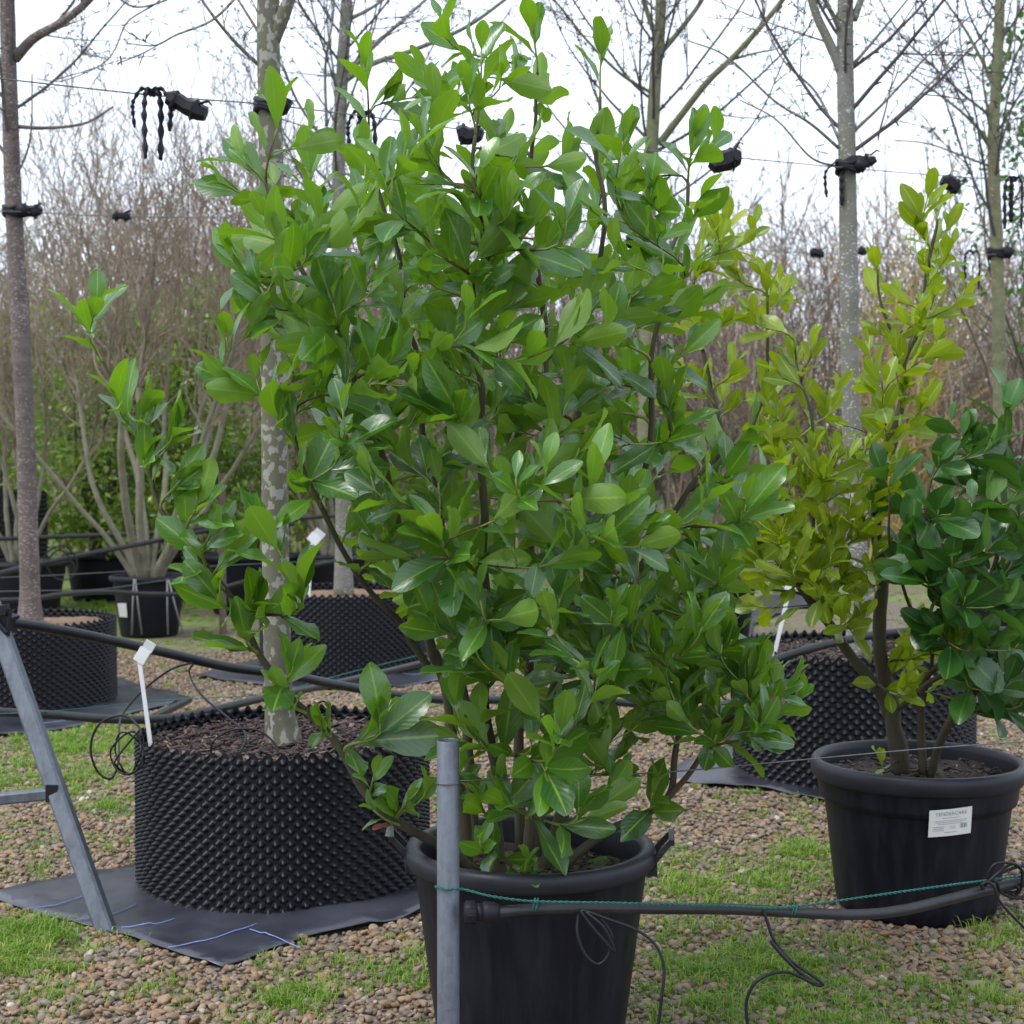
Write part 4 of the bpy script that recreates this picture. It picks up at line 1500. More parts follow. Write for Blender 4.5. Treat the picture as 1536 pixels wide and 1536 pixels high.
stem_shrub('corkscrew_willow', 'bare corkscrew willow with olive stems and twisted pinkish twigs in the strapped pot', bS + Vector((0, 0, .42)), 4, 11, 4.5, .95, M['stem_olive'], M['twig_pink'], 'shrub', 'bare shrubs in pots', .42, 3.4, 2, .034)
stem_shrub('bare_shrub', 'bare pale stemmed shrub in the pot behind the tan compost container', FP[3] + Vector((0, 0, .46)), 6, 7, 3.0, .45, M['stem_olive'], M['twig_pink'], 'shrub', 'bare shrubs in pots', .3, 3.2, 2, .035)
stem_shrub('bare_shrub', 'bare twiggy shrub in the pot beyond the purple barked tree', FP[4] + Vector((0, 0, .46)), 8, 6, 3.1, .5, M['stem_olive'], M['twig_pink'], 'shrub', 'bare shrubs in pots', .4, 3.2, 2, .03)

# evergreen hedge shrubs behind the willow
HT = [leaf_template(i, 12, .24, 6) for i in range(12)]


def leafy(name, label, base, h, rx, ry, n, seed, leaf, mat, group, z0=.1, size=(.06, .09), trunkmat=None):
    rg = random.Random(seed)
    e = empty(name, base, label, 'shrub', group)
    mb = MB()
    ends = []
    for j in range(9):
        d = (up + rvec(rg) * .4).normalized()
        q = grow(mb, base + Vector((rg.uniform(-.1, .1), rg.uniform(-.1, .1), 0)), d, h * rg.uniform(.6, .9), .018, 1, rg, .12, .05, 3, .12, 0)
    mb.build('stems', trunkmat or M['stem'], e)
    L = []
    cl = [(rg.uniform(-1, 1), rg.uniform(-1, 1), rg.uniform(0, 1)) for _ in range(70)]
    for i in range(n):
        cx, cy, cz = rg.choice(cl)
        w = (1 - .45 * abs(cz - .45) * 2 * abs(cz - .45))
        p = base + Vector((cx * rx * w + rg.gauss(0, .11), cy * ry * w + rg.gauss(0, .11), z0 + cz * (h - z0) + rg.gauss(0, .13)))
        if p.z < base.z + .05:
            continue
        d = (rvec(rg) + up * .3).normalized()
        L.append((rg.randint(0, 11), frame(p, d, up + rvec(rg) * .8, rg.uniform(*size))))
    mass_mesh('crown', leaf, L, mat, e, .15, seed)
    return e


hg = 'evergreen shrubs along the back'
leafy('evergreen_shrub', 'green leafy shrub in the black pot left of the corkscrew willow', FP[1] + Vector((0, 0, .4)), 2.4, .85, .6, 6000, 21, HT, M['leaf_hedge'], hg)
leafy('evergreen_shrub', 'green leafy shrub in the black pot right of the corkscrew willow', FP[2] + Vector((0, 0, .4)), 2.5, .9, .6, 6200, 22, HT, M['leaf_hedge'], hg)
leafy('evergreen_shrub', 'green leafy shrub standing behind the lichen trunk', Vector((P(395, 700, 15.2).x, 15.2, .0)), 2.8, .95, .6, 5200, 23, HT, M['leaf_hedge'], hg)
leafy('evergreen_shrub', 'green leafy shrub between the lichen trunk and the large laurel', Vector((P(520, 700, 15.6).x, 15.6, .0)), 2.8, .95, .6, 5000, 24, HT, M['leaf_hedge'], hg)
leafy('evergreen_shrub', 'low green shrub in the tall far studded container', bX + Vector((0, 0, 1.0)), .8, .6, .5, 1200, 25, HT, M['leaf_hedge'], hg)
leafy('holly_tree', 'small leaved evergreen beside the far mossy trunk', Vector((P(1560, 700, 11.4).x, 11.4, 0)), 4.6, .55, .5, 1500, 27, HT, M['leaf_dark'], hg, 2.2, (.05, .08))

# ------------------------------------------------------------------ thicket of bare shrubs and the wood behind it


def thicket():
    rg = random.Random(77)
    tp = []
    for j in range(6):
        mb = MB()
        for s in range(5):
            d = Vector((rg.uniform(-.22, .22), rg.uniform(-.22, .22), 1)).normalized()
            grow(mb, Vector((rg.uniform(-.3, .3), rg.uniform(-.3, .3), 0)), d, rg.uniform(2.6, 4.2), .02, 2, rg, .11, .05, 2.5, .26, 0, .16, (18, 60), .0042)
        # tubes are all quads here
        V = np.array([v[:] for v in mb.v])
        F = np.array([f for f in mb.f if len(f) == 4])
        tp.append((V, F))
    Vs, Fs, As = [], [], []
    nb = 0
    rows = []
    for d in (16.8, 17.6, 18.4, 19.5, 21, 23, 25.5, 28.5, 32, 36):
        half = d * .34 + 3.0
        x = -half
        while x < half:
            rows.append((x + rg.uniform(-.3, .3), d + rg.uniform(-.6, .6)))
            x += rg.uniform(.6, .95) * (1 + (d - 17) * .015)
    for x, d in rows:
        px = 768 + FPX * x / d
        if 80 < px < 620 and d < 17.3:
            continue
        V, F = rg.choice(tp)
        s = rg.uniform(.85, 1.22) * (1 + (d - 17) * .016)
        if d > 20 and rg.random() < .3:
            s *= rg.uniform(1.15, 1.45)
        if px < 60:
            s *= .92
        a = rg.uniform(0, 6.28)
        c, q = math.cos(a), math.sin(a)
        W = np.stack([V[:, 0] * c - V[:, 1] * q, V[:, 0] * q + V[:, 1] * c, V[:, 2]], -1) * s + np.array([x, d, 0])
        Vs.append(W)
        Fs.append(F + nb)
        nb += len(W)
        base = rg.uniform(.0, .72)
        if rg.random() < .07:
            base = .8
        if 1200 < px < 1480 and d < 19 and rg.random() < .28:
            base = rg.uniform(.88, 1)
        As.append(np.full(len(W), base))
    m_ = np_mesh('thicket', np.concatenate(Vs), np.concatenate(Fs), 4)
    vattr(m_, 'rnd', np.concatenate(As))
    o = finish('thicket', m_, M['thicket'], None)
    tag(o, 'dense thicket of bare brown shrubs filling the background', 'thicket', None, 'stuff')
    print('thicket', len(rows), len(m_.polygons))


thicket()


def far_wood():
    rs = np.random.RandomState(5)
    n = 60000
    x = rs.uniform(-26, 26, n)
    y = rs.uniform(38, 46, n)
    top = 7.0 + 1.3 * np.array([noise.noise(Vector((a * .35, 3, 0))) for a in x]) + 1.0 * np.array([noise.noise(Vector((a * 1.3, 9, 0))) for a in x]) + np.where(x < -7, .8, 0)
    z = top * rs.beta(1.15, 1.35, n)
    ln = rs.uniform(.25, .8, n)
    w = rs.uniform(.008, .028, n)
    a = rs.normal(0, .45, n)
    b = rs.normal(0, .45, n)
    dx, dy, dz = np.sin(a) * ln, np.sin(b) * ln, np.cos(a) * np.cos(b) * ln
    p0 = np.stack([x, y, z], -1)
    p1 = p0 + np.stack([dx, dy, dz], -1)
    t = rs.uniform(0, 6.28, n)
    wv = np.stack([np.cos(t) * w, np.sin(t) * w, np.zeros(n)], -1)
    wv2 = np.stack([-np.sin(t) * w, np.cos(t) * w, np.zeros(n)], -1) * .6
    V = np.stack([p0 - wv - wv2, p0 + wv - wv2, p0 + wv2, p1], 1).reshape(-1, 3)
    i = np.arange(n) * 4
    F = np.concatenate([np.stack([i, i + 1, i + 3], -1), np.stack([i + 1, i + 2, i + 3], -1), np.stack([i + 2, i, i + 3], -1)])
    m_ = np_mesh('far_wood', V, F, 3, False)
    vattr(m_, 'rnd', np.repeat(np.clip(rs.normal(.12, .15, n), 0, .6), 4))
    o = finish('far_wood', m_, M['thicket'], None)
    tag(o, 'far leafless wood along the skyline', 'wood', None, 'stuff')


far_wood()

# ------------------------------------------------------------------ posts and brace
# round galvanised post in front of the pot
pt = P(672, 1110, 3.0)
e = empty('galvanised_post', Vector((pt.x, pt.y, 0)), 'round hollow galvanised steel post standing before the plain black pot', 'post')
mb = MB()
ht = pt.z
mb.lathe([(.0225, -.05), (.0225, ht - .001), (.0215, ht), (.0198, ht), (.0195, ht - .002), (.0195, ht - .12), (.0005, ht - .12)], 32, (pt.x, pt.y, 0))
mb.build('tube', M['galv'], e)
POST = Vector((pt.x, pt.y, 0))

# galvanised brace with cross bar at the left
foot = G(160, 1398)
topb = P(-14, 905, 4.62)
e = empty('steel_brace', foot, 'slanting galvanised steel brace with a cross bar standing on the fabric', 'brace')


def bar(mb, a, b_, w, h, up_=Vector((0, 0, 1))):
    t = (b_ - a).normalized()
    s = t.cross(Vector((0, 1, 0))).normalized()
    n = s.cross(t).normalized()
    base = len(mb.v)
    q = []
    ch = .15 * min(w, h)
    prof = [(-w / 2 + ch, -h / 2), (w / 2 - ch, -h / 2), (w / 2, -h / 2 + ch), (w / 2, h / 2 - ch), (w / 2 - ch, h / 2), (-w / 2 + ch, h / 2), (-w / 2, h / 2 - ch), (-w / 2, -h / 2 + ch)]
    for p in (a, b_):
        for x, y in prof:
            mb.v.append(p + s * x + n * y)
    for k in range(8):
        mb.f.append((base + k, base + (k + 1) % 8, base + 8 + (k + 1) % 8, base + 8 + k))
    mb.f.append(tuple(base + k for k in range(7, -1, -1)))
    mb.f.append(tuple(base + 8 + k for k in range(8)))


mb = MB()
bar(mb, foot - (topb - foot).normalized() * .05, topb, .052, .045)
mb.build('leg', M['galv'], e, False)
mb = MB()
cbar = P(78, 1190, 4.40)
bar(mb, cbar, P(-160, 1215, 4.30), .032, .04)
mb.build('cross_bar', M['galv'], e, False)
mb = MB()
mb.quad_box(cbar + Vector((.006, -.0, .004)), .035, .05, .05)
mb.build('bracket', M['rubber'], e, False)
mb = MB()
c = P(3, 932, 4.60)
mb.quad_box(c, .075, .07, .055, Matrix.Rotation(.3, 3, 'Y'))
mb.quad_box(c + Vector((.0, -.02, .035)), .05, .05, .03, Matrix.Rotation(-.2, 3, 'Y'))
mb.tube([c + Vector((-.03, -.04, .03)), c + Vector((.03, -.045, -.03))], .008, 6)
mb.tube([c + Vector((.035, -.03, .04)), c + Vector((.03, -.04, -.04))], .007, 6)
mb.build('pipe_clamp', M['rubber'], e, False)


def stake(px, ytop, d, w, label, lean=0, z=0, mat=None, name='wooden_stake', cat='stake'):
    t = P(px, ytop, d)
    b_ = Vector((t.x + lean, d, z))
    e = empty(name, b_, label, cat)
    mb = MB()
    bar(mb, b_ - Vector((0, 0, .03)), t, w, w)
    mb.build('shaft', mat or M['wood'], e, False)
    mb = MB()
    mb.quad_box(t + Vector((0, 0, .004)), w * .96, w * .96, .012)
    mb.build('top', mat or M['wood'], e, False)


stake(36, 440, 8.45, .045, 'brown wooden stake standing against the purple barked trunk', .065)
stake(333, 712, 11.6, .05, 'brown wooden post right of the strapped pot')
stake(1090, 822, 11.0, .055, 'weathered wooden post beside the pot with the loose strap')
stake(1010, 800, 12.4, .06, 'pale wooden post half hidden behind the laurel by the far path', 0, 0, M['stem_olive'])

# ------------------------------------------------------------------ irrigation pipes, drip hoses, wires


def run(name, pts, r, mat, label, cat, sides=10, n=8, group=None, parts=None):
    q = smooth_path(pts, n)
    mb = MB()
    mb.tube(q, r, sides)
    off = q[0].copy()
    o = mb.build(name, mat, None, True, off)
    tag(o, label, cat, group)
    return o, q


gp = 'black irrigation pipes strung between the rows'
# pipe in front of the pots with end cap
o, q = run('irrigation_pipe', pts3([(742, 1369, 2.97), (800, 1364, 2.98), (900, 1362, 3.0), (1000, 1363, 3.03), (1100, 1364, 3.06), (1200, 1369, 3.09), (1285, 1372, 3.13), (1350, 1366, 3.17), (1420, 1350, 3.22), (1480, 1335, 3.27), (1540, 1322, 3.32), (1640, 1305, 3.42)]), .0115, M['pipe'],
           'black pipe with a screw cap running before the plain pot and the labelled pot', 'pipe', 12, 8, gp)
mb = MB()
ax = Vector((1, .12, 0)).normalized()
c0 = P(696, 1369, 2.962)
mb.tube([c0, c0 + ax * .006, c0 + ax * .022, c0 + ax * .024], [.019, .0225, .0225, .018], 20)
mb.tube([c0 + ax * .024, c0 + ax * .036], [.017, .017], 20)
mb.tube([c0 + ax * .036, c0 + ax * .042, c0 + ax * .060, c0 + ax * .070], [.017, .0205, .019, .0135], 20)
for k in range(10):
    a = 2 * math.pi * k / 10
    w = Vector((-ax.y, ax.x, 0)) * math.cos(a) * .0215 + Vector((0, 0, 1)) * math.sin(a) * .0215
    mb.tube([c0 + ax * .004 + w, c0 + ax * .022 + w], .002, 4)
mb.build('end_cap', M['rubber'], o)
# pipe clamped to the brace, dipping behind the lichen trunk
run('irrigation_pipe', pts3([(10, 933, 4.6), (60, 940, 4.7), (130, 953, 4.82), (240, 977, 5.0), (340, 1000, 5.15), (430, 1012, 5.3), (520, 1030, 5.5), (640, 1048, 5.75), (760, 1050, 6.0), (880, 1050, 6.2), (1000, 1060, 6.3)]), .0165, M['pipe'],
    'black pipe sagging from the brace clamp past the lichen trunk', 'pipe', 12, 8, gp)
run('irrigation_pipe', pts3([(-60, 1064, 5.5), (20, 1069, 5.55), (90, 1073, 5.6), (170, 1079, 5.65), (245, 1078, 5.75), (320, 1065, 5.95), (400, 1046, 6.25), (480, 1030, 6.8), (560, 1012, 7.4), (640, 993, 8.0), (720, 975, 8.6)]), .0165, M['pipe'],
    'dusty pipe curving behind the largest studded container towards the distant one', 'pipe', 12, 8, gp)
run('irrigation_pipe', pts3([(228, 1077, 5.9), (255, 1064, 6.2), (283, 1050, 6.55)]), .0165, M['pipe'], 'short loose length of black pipe lying near the grey fabric', 'pipe', 10, 6, gp)
run('irrigation_pipe', pts3([(-40, 902, 8.9), (40, 899, 9.2), (100, 891, 9.6), (160, 888, 10.1), (220, 891, 10.5), (280, 890, 10.8), (340, 880, 11.0), (420, 858, 11.2), (560, 835, 11.5), (680, 840, 11.8)]), .017, M['pipe'],
    'black pipe hanging across the strapped pot', 'pipe', 10, 6, gp)
run('irrigation_pipe', pts3([(-40, 870, 9.7), (40, 850, 10.2), (120, 833, 10.7), (200, 818, 11.1), (270, 804, 11.5), (340, 792, 11.8), (440, 786, 12.2)]), .018, M['pipe'],
    'black pipe climbing behind the purple barked trunk above the strapped pot', 'pipe', 10, 6, gp)
run('irrigation_pipe', pts3([(-40, 810, 12.0), (60, 806, 12.2), (140, 803, 12.3), (220, 800, 12.4), (330, 790, 12.5), (480, 775, 12.7), (640, 765, 13)]), .018, M['pipe'],
    'level black pipe in front of the far pots under the hedge', 'pipe', 10, 6, gp)
run('irrigation_pipe', pts3([(880, 858, 10.6), (1000, 856, 10.7), (1075, 853, 10.8), (1130, 848, 10.9), (1200, 850, 11.0), (1300, 846, 11.2), (1420, 850, 11.4), (1600, 850, 11.6)]), .020, M['pipe'],
    'pipe running past the weathered post behind the yellow green laurel', 'pipe', 10, 6, gp)
run('irrigation_pipe', pts3([(1060, 1015, 5.6), (1110, 1008, 5.75), (1160, 990, 5.9), (1220, 972, 5.95), (1280, 958, 6.0), (1350, 948, 6.05), (1450, 944, 6.1), (1600, 950, 6.1)]), .0165, M['pipe'],
    'grey pipe resting along the rim of the container behind the labelled pot', 'pipe', 12, 8, gp)

gh = 'thin black drip hoses'
run('drip_hose', pts3([(288, 994, 5.05), (255, 1005, 5.0), (215, 1035, 4.95), (185, 1070, 4.85), (178, 1100, 4.7), (178, 1140, 4.55), (166, 1168, 4.5), (145, 1155, 4.5), (136, 1120, 4.5), (150, 1085, 4.5), (185, 1073, 4.5), (208, 1090, 4.46), (212, 1105, 4.44)]), .0037, M['hose'], 'drip hose looping over the left edge of the largest studded container', 'hose', 6, 8, gh)
loops = []
for k in range(26):
    a = k * .62
    loops.append(P(192 + 24 * math.cos(a) * (1 - .01 * k) + 4 * math.sin(k), 1130 + 30 * math.sin(a) + 3 * math.cos(2 * k), 4.48 + .015 * math.sin(k * 1.7)))
run('drip_hose', loops + [P(205, 1100, 4.47), P(215, 1092, 4.47)], .003, M['hose'], 'small coil of drip hose hanging beside the largest studded container', 'hose', 6, 5, gh)
run('drip_hose', pts3([(290, 995, 5.06), (284, 1010, 5.04), (300, 1040, 4.95), (340, 1075, 4.85), (368, 1100, 4.75), (362, 1125, 4.65), (350, 1133, 4.6)]), .0037, M['hose'], 'drip hose falling straight from the sagging pipe onto the bark mulch', 'hose', 6, 8, gh)
run('drip_hose', pts3([(316, 1131, 4.6), (320, 1112, 4.6), (345, 1096, 4.62), (385, 1095, 4.62), (412, 1115, 4.6), (417, 1133, 4.58)]), .0037, M['hose'], 'arched drip hose in front of the lichen trunk', 'hose', 6, 8, gh)
run('drip_hose', pts3([(466, 1086, 5.05), (470, 1062, 5.05), (485, 1052, 5.08), (500, 1065, 5.1), (505, 1078, 5.12)]), .0037, M['hose'], 'small arch of drip hose at the back of the bark mulch', 'hose', 6, 6, gh)
run('drip_hose', pts3([(868, 1366, 2.99), (866, 1400, 2.975), (878, 1432, 2.97), (897, 1446, 2.97), (913, 1432, 2.97), (918, 1405, 2.968), (900, 1378, 2.97), (872, 1366, 2.972), (893, 1395, 2.962), (915, 1420, 2.958), (922, 1425, 2.958), (905, 1390, 2.955), (880, 1368, 2.97), (910, 1378, 2.96), (955, 1395, 2.95), (985, 1420, 2.94), (996, 1455, 2.93), (992, 1500, 2.92), (985, 1560, 2.92)]), .0032, M['hose'], 'drip hose knotted on the front pipe and hanging over the plain black pot', 'hose', 6, 8, gh)
run('drip_hose', pts3([(1145, 1366, 3.06), (1152, 1385, 3.055), (1160, 1408, 3.05), (1185, 1440, 3.04), (1228, 1470, 3.03), (1232, 1478, 3.03), (1215, 1472, 3.03), (1180, 1440, 3.03), (1156, 1412, 3.04), (1190, 1450, 3.03), (1218, 1474, 3.02), (1180, 1458, 3.01), (1140, 1468, 3.0), (1120, 1500, 3.0), (1122, 1545, 3.0)]), .0036, M['hose'], 'drip hose hanging from the front pipe over the weeds', 'hose', 6, 8, gh)
run('drip_hose', pts3([(1476, 1334, 3.26), (1472, 1328, 3.24), (1482, 1323, 3.24), (1492, 1332, 3.24), (1500, 1352, 3.24), (1520, 1375, 3.24), (1545, 1400, 3.25)]), .0032, M['hose'], 'drip hose tied with a loop to the front pipe by the labelled pot', 'hose', 6, 8, gh)
tang = [P(1500 + 28 * math.cos(k * .9) + 6 * math.sin(k * 2.3) + k * .9, 1322 + 22 * math.sin(k * .9) + 8 * math.cos(k * 1.7), 3.28 + .02 * math.sin(k)) for k in range(22)]
run('drip_hose', tang, .0034, M['hose'], 'tangle of drip hose wound round the front pipe right of the label', 'hose', 6, 5, gh)
run('drip_hose', pts3([(60, 860, 10.4), (70, 830, 10.4), (95, 818, 10.4), (115, 840, 10.4), (110, 865, 10.4), (85, 868, 10.4), (70, 845, 10.4), (90, 825, 10.4), (112, 850, 10.4), (105, 872, 10.4)]), .006, M['hose'], 'coil of hose hanging on the climbing pipe beside the purple barked trunk', 'hose', 6, 6, gh)

gw = 'thin fence and training wires'
HW = pts3([(-40, 114, 4.3), (0, 118, 4.35), (190, 139, 4.6), (300, 149, 4.72), (400, 157, 4.82), (560, 176, 5.1), (760, 203, 5.5), (1000, 228, 5.95), (1120, 238, 6.2), (1270, 252, 6.45), (1420, 264, 6.8), (1600, 276, 7.2)])
run('training_wire', HW, .0024, M['wire'], 'high wire stretched between the lichen trunk and the pale grey trunk', 'wire', 5, 6, gw)
run('training_wire', pts3([(-40, 315, 8.1), (35, 318, 8.24), (183, 325, 8.5), (400, 328, 8.9), (570, 338, 9.3), (760, 348, 9.45), (975, 362, 9.55), (1225, 380, 9.9), (1495, 382, 10.24), (1600, 384, 10.4)]), .003, M['wire'], 'lower far wire tied to the purple barked trunk', 'wire', 5, 6, gw)
run('fence_wire', [POST + Vector((.024, -.0, ht - .082)), P(800, 1167, 3.12), P(1000, 1158, 3.22), P(1200, 1140, 3.32), P(1400, 1122, 3.42), P(1600, 1108, 3.54)], .0016, M['wire'], 'straight wire from the round post across the labelled pot', 'wire', 5, 6, gw)
mb = MB()
rg_ = [POST + Vector((.0245 * math.cos(a), .0245 * math.sin(a), ht - .086 - .002 * math.sin(a))) for a in [2 * math.pi * k / 20 for k in range(21)]]
mb.tube(rg_, .0016, 5)
o = mb.build('wire_loop', M['wire'], None, True, POST + Vector((0, 0, ht - .086)))
tag(o, 'wire wound once round the round galvanised post', 'wire', gw)
run('fence_wire', pts3([(-40, 868, 8.9), (100, 862, 9.6), (250, 853, 10.6), (400, 845, 11.3), (560, 838, 12)]), .003, M['wire'], 'thin fence wire above the strapped pot', 'wire', 5, 6, gw)
run('fence_wire', pts3([(-40, 888, 8.7), (60, 886, 9), (150, 884, 9.5), (250, 870, 10.3), (330, 865, 11.5)]), .003, M['wire'], 'thin fence wire crossing the rim of the strapped pot', 'wire', 5, 6, gw)
# green twine: two twisted strands
tw = smooth_path([POST + Vector((-.026, -.012, ht - .292)), POST + Vector((0, -.027, ht - .294)), POST + Vector((.028, -.01, ht - .298)), P(740, 1345, 2.965), P(800, 1352, 2.965), P(900, 1354, 2.985), P(1000, 1356, 3.01), P(1100, 1359, 3.04), P(1180, 1361, 3.07), P(1300, 1345, 3.14), P(1400, 1331, 3.2), P(1500, 1318, 3.28), P(1600, 1306, 3.36)], 40)
mb = MB()
for s in (0, math.pi):
    L = 0
    q = []
    for i, p in enumerate(tw):
        if i:
            L += (p - tw[i - 1]).length
        a = L / .012 * 2 * math.pi * .5 + s
        q.append(p + Vector((0, math.cos(a), math.sin(a))) * .0016)
    mb.tube(q, .0015, 4)
o = mb.build('green_twine', M['twine'], None, True, POST)
tag(o, 'green twisted twine tied round the round post along the front pipe', 'twine')
for i, (x, y, d) in enumerate(((802, 1360, 2.98), (1190, 1366, 3.085))):
    c = P(x, y, d)
    mb = MB()
    for s in (-.003, .003):
        mb.tube([c + Vector((s + .004 * math.sin(a), .0135 * math.cos(a), .0135 * math.sin(a) + .003)) for a in [2 * math.pi * k / 14 for k in range(15)]], .0016, 4)
    tag(mb.build('twine_knot', M['twine'], None, True, c), ('green twine lashing on the pipe by the plain pot', 'green twine lashing on the pipe beside the hanging drip hose')[i], 'twine')
run('green_twine', pts3([(-40, 1072, 5.5), (60, 1068, 5.55), (150, 1060, 5.9), (260, 1050, 6.2), (390, 1043, 6.25)]), .0022, M['twine'], 'green twine strung along the dusty pipe by the brace', 'twine', 5, 6)
run('green_twine', pts3([(440, 1033, 6.5), (520, 1010, 7.2), (620, 985, 7.9), (700, 965, 8.5)]), .003, M['twine'], 'green twine crossing the distant studded container', 'twine', 5, 6)

# ------------------------------------------------------------------ tree ties
gt = 'black rubber tree ties on the wires'


def strap_down(mb, p, dx, L, w=.012, side=1):
    """one toothed strap arching out and hanging down"""
    L *= 1.1
    path = smooth_path([p, p + Vector((dx * .5, -.01, .018)), p + Vector((dx * .95, -.015, -.02)), p + Vector((dx, -.015, -L * .5)), p + Vector((dx * .92, -.012, -L))], 8)
    rad = [w * 1.25 * (.74 + .26 * math.cos(i * 1.5)) for i in range(len(path))]
    mb.tube(path, rad, 6, flat=.45)


def tie(px, py, d, label, straps=(), block=None, wrap=0, k=1.0, seed=0):
    c = P(px, py, d)
    e = empty('tree_tie', c, label, 'tree tie', gt)
    for dx, L in straps:
        mb = MB()
        strap_down(mb, c, dx * k, L * k, .0135 * k)
        mb.build('strap', M['rubber'], e)
    if block:
        bx, bz, w, h, rot = block
        mb = MB()
        b_ = c + Vector((bx, -.012, bz))
        rm = Matrix.Rotation(rot, 3, 'Y')
        rb = random.Random(int(px * 7 + py))
        # a lump of folded rubber: an uneven barrel with straps bound round it
        nseg = 7
        axv = [b_ + rm @ Vector((w * (i / (nseg - 1) - .5), rb.uniform(-.004, .004), rb.uniform(-.1, .1) * h)) for i in range(nseg)]
        rads = [h * .62 * rb.uniform(.8, 1.12) * (.7 if i in (0, nseg - 1) else 1) for i in range(nseg)]
        mb.tube(axv, rads, 6, flat=.95, roll=rb.uniform(.2, .8))
        for f_ in (-.28, .22):
            cc = b_ + rm @ Vector((w * f_, 0, 0))
            ring = [cc + rm @ Vector((rb.uniform(-.003, .003), h * .44 * math.cos(a), h * .58 * math.sin(a))) for a in [2 * math.pi * q / 12 for q in range(13)]]
            mb.tube(ring, .006 * k, 5)
        mb.tube([b_ + rm @ Vector((w * .3, -.02, h * .4)), b_ + rm @ Vector((w * .5, -.03, h * .75)), b_ + rm @ Vector((w * .62, -.03, h * .6))], [.008 * k, .008 * k, .004 * k], 5, flat=.5)
        o = mb.build('spacer_block', M['rubber'], e, False)
    if wrap:
        mb = MB()
        for j in range(3):
            z = (j - 1) * .016 * k
            mb.tube([c + Vector((wrap * 1.1 * math.cos(a), wrap * 1.1 * math.sin(a), z + .01 * math.sin(a * 2 + j))) for a in [2 * math.pi * q / 22 for q in range(23)]], .0105 * k, 6)
        mb.quad_box(c + Vector((wrap * 1.1, -wrap * .9, .0)), .05 * k, .035 * k, .045 * k, Matrix.Rotation(.5, 3, 'Y'))
        mb.build('collar', M['rubber'], e)


tie(228, 143, 4.63, 'tree tie with four dangling straps and a long block on the high wire', ((-.055, .09), (-.02, .175), (.03, .18), (.06, .10)), (.105, -.035, .13, .05, .42))
tie(405, 160, 4.84, 'black tie collar wrapped round the lichen trunk', (), None, .040)
tie(545, 176, 5.08, 'tree tie with straps dangling among the top leaves left of centre', ((-.05, .09), (-.01, .16), (.04, .2)), None)
tie(705, 199, 5.4, 'small tie block on the high wire behind the tallest laurel shoots', (), (.0, -.01, .09, .06, .1))
tie(1088, 241, 6.1, 'lone black block on the high wire right of the laurel', (), (0, 0, .12, .075, -.15))
tie(1272, 250, 6.48, 'black tie collar with a toothed strap on the pale grey trunk', ((-.10, .12), (-.03, .15)), (.05, .02, .13, .045, -.1), .042)
tie(1425, 272, 6.8, 'dark green black block on the high wire above the yellow laurel tip', (), (0, -.015, .09, .06, .5))
tie(1522, 272, 7.0, 'tree tie with long straps hanging by the far mossy trunk', ((-.05, .2), (-.02, .17), (.03, .2)), None)
tie(22, 317, 8.3, 'black tie collar wrapped round the purple barked trunk', (), (.09, .0, .12, .06, .1), .052, 1.2)
tie(183, 325, 8.5, 'small black block on the lower far wire near the purple barked tree', (), (0, 0, .1, .04, .05), 0, 1.2)
tie(570, 338, 9.3, 'black block with two legs on the lower far wire among the laurel leaves', ((-.03, .12), (.05, .1)), (0, 0, .09, .07, .1), 0, 1.2)
tie(1225, 380, 9.9, 'small black clip on the lower far wire left of the pale grey trunk', (), (0, 0, .09, .05, .1), 0, 1.2)
tie(1292, 377, 9.95, 'tiny black clip on the lower far wire just right of the pale grey trunk', (), (0, 0, .05, .045, .4), 0, 1.0)
tie(1460, 380, 10.1, 'pair of straps hanging from the lower far wire before the mossy trunk', ((-.05, .13), (.03, .18)), None, 0, 1.2)
tie(1496, 380, 10.3, 'black tie collar wrapped round the far mossy trunk', (), (.05, 0, .1, .06, 0), .05, 1.3)
tie(955, 362, 9.55, 'black tie collar round the greenish trunk behind the laurel', (), None, .055, 1.2)

# ------------------------------------------------------------------ white plant tags


def plant_tag(px0, py0, d0, px1, py1, d1, label, w=.012, tw_=.05, th=.10, rot=.55):
    a, b_ = P(px0, py0, d0), P(px1, py1, d1)
    e = empty('plant_tag', a, label, 'plant tag', 'white plant tags on canes')
    mb = MB()
    bar(mb, a - (b_ - a).normalized() * .05, b_, w, .004)
    mb.build('cane', M['white_plastic'], e, False)
    mb = MB()
    m = Matrix.Rotation(rot, 3, 'Y')
    mb.quad_box(b_ + m @ Vector((0, -.004, th * .2)), tw_, .002, th * .55, m)
    mb.quad_box(b_ + m @ Vector((.004, -.006, th * .62)), tw_ * .95, .002, th * .4, m @ Matrix.Rotation(.25, 3, 'X'))
    mb.build('tag', M['white_plastic'], e, False)


plant_tag(226, 1118, 4.62, 209, 990, 4.62, 'white tag on a slim cane at the left edge of the largest studded container', .013, .036, .085, .55)
plant_tag(463, 905, 9.5, 468, 812, 9.5, 'white tag on a cane in the container with tan compost', .016, .075, .11, .7)
plant_tag(1160, 988, 6.2, 1184, 885, 6.2, 'white tag on a leaning cane in the container behind the labelled pot', .016, .045, .075, .3)

# ------------------------------------------------------------------ gravel and grass
NOGO = list(POTS)


def blocked(x, y, grow_=0.0):
    for a, b_, r in NOGO:
        if (x - a) ** 2 + (y - b_) ** 2 < (r * .82 + grow_) ** 2:
            return True
    return False


def on_mat(x, y):
    return any(in_poly(x, y, m) for m in MATS)


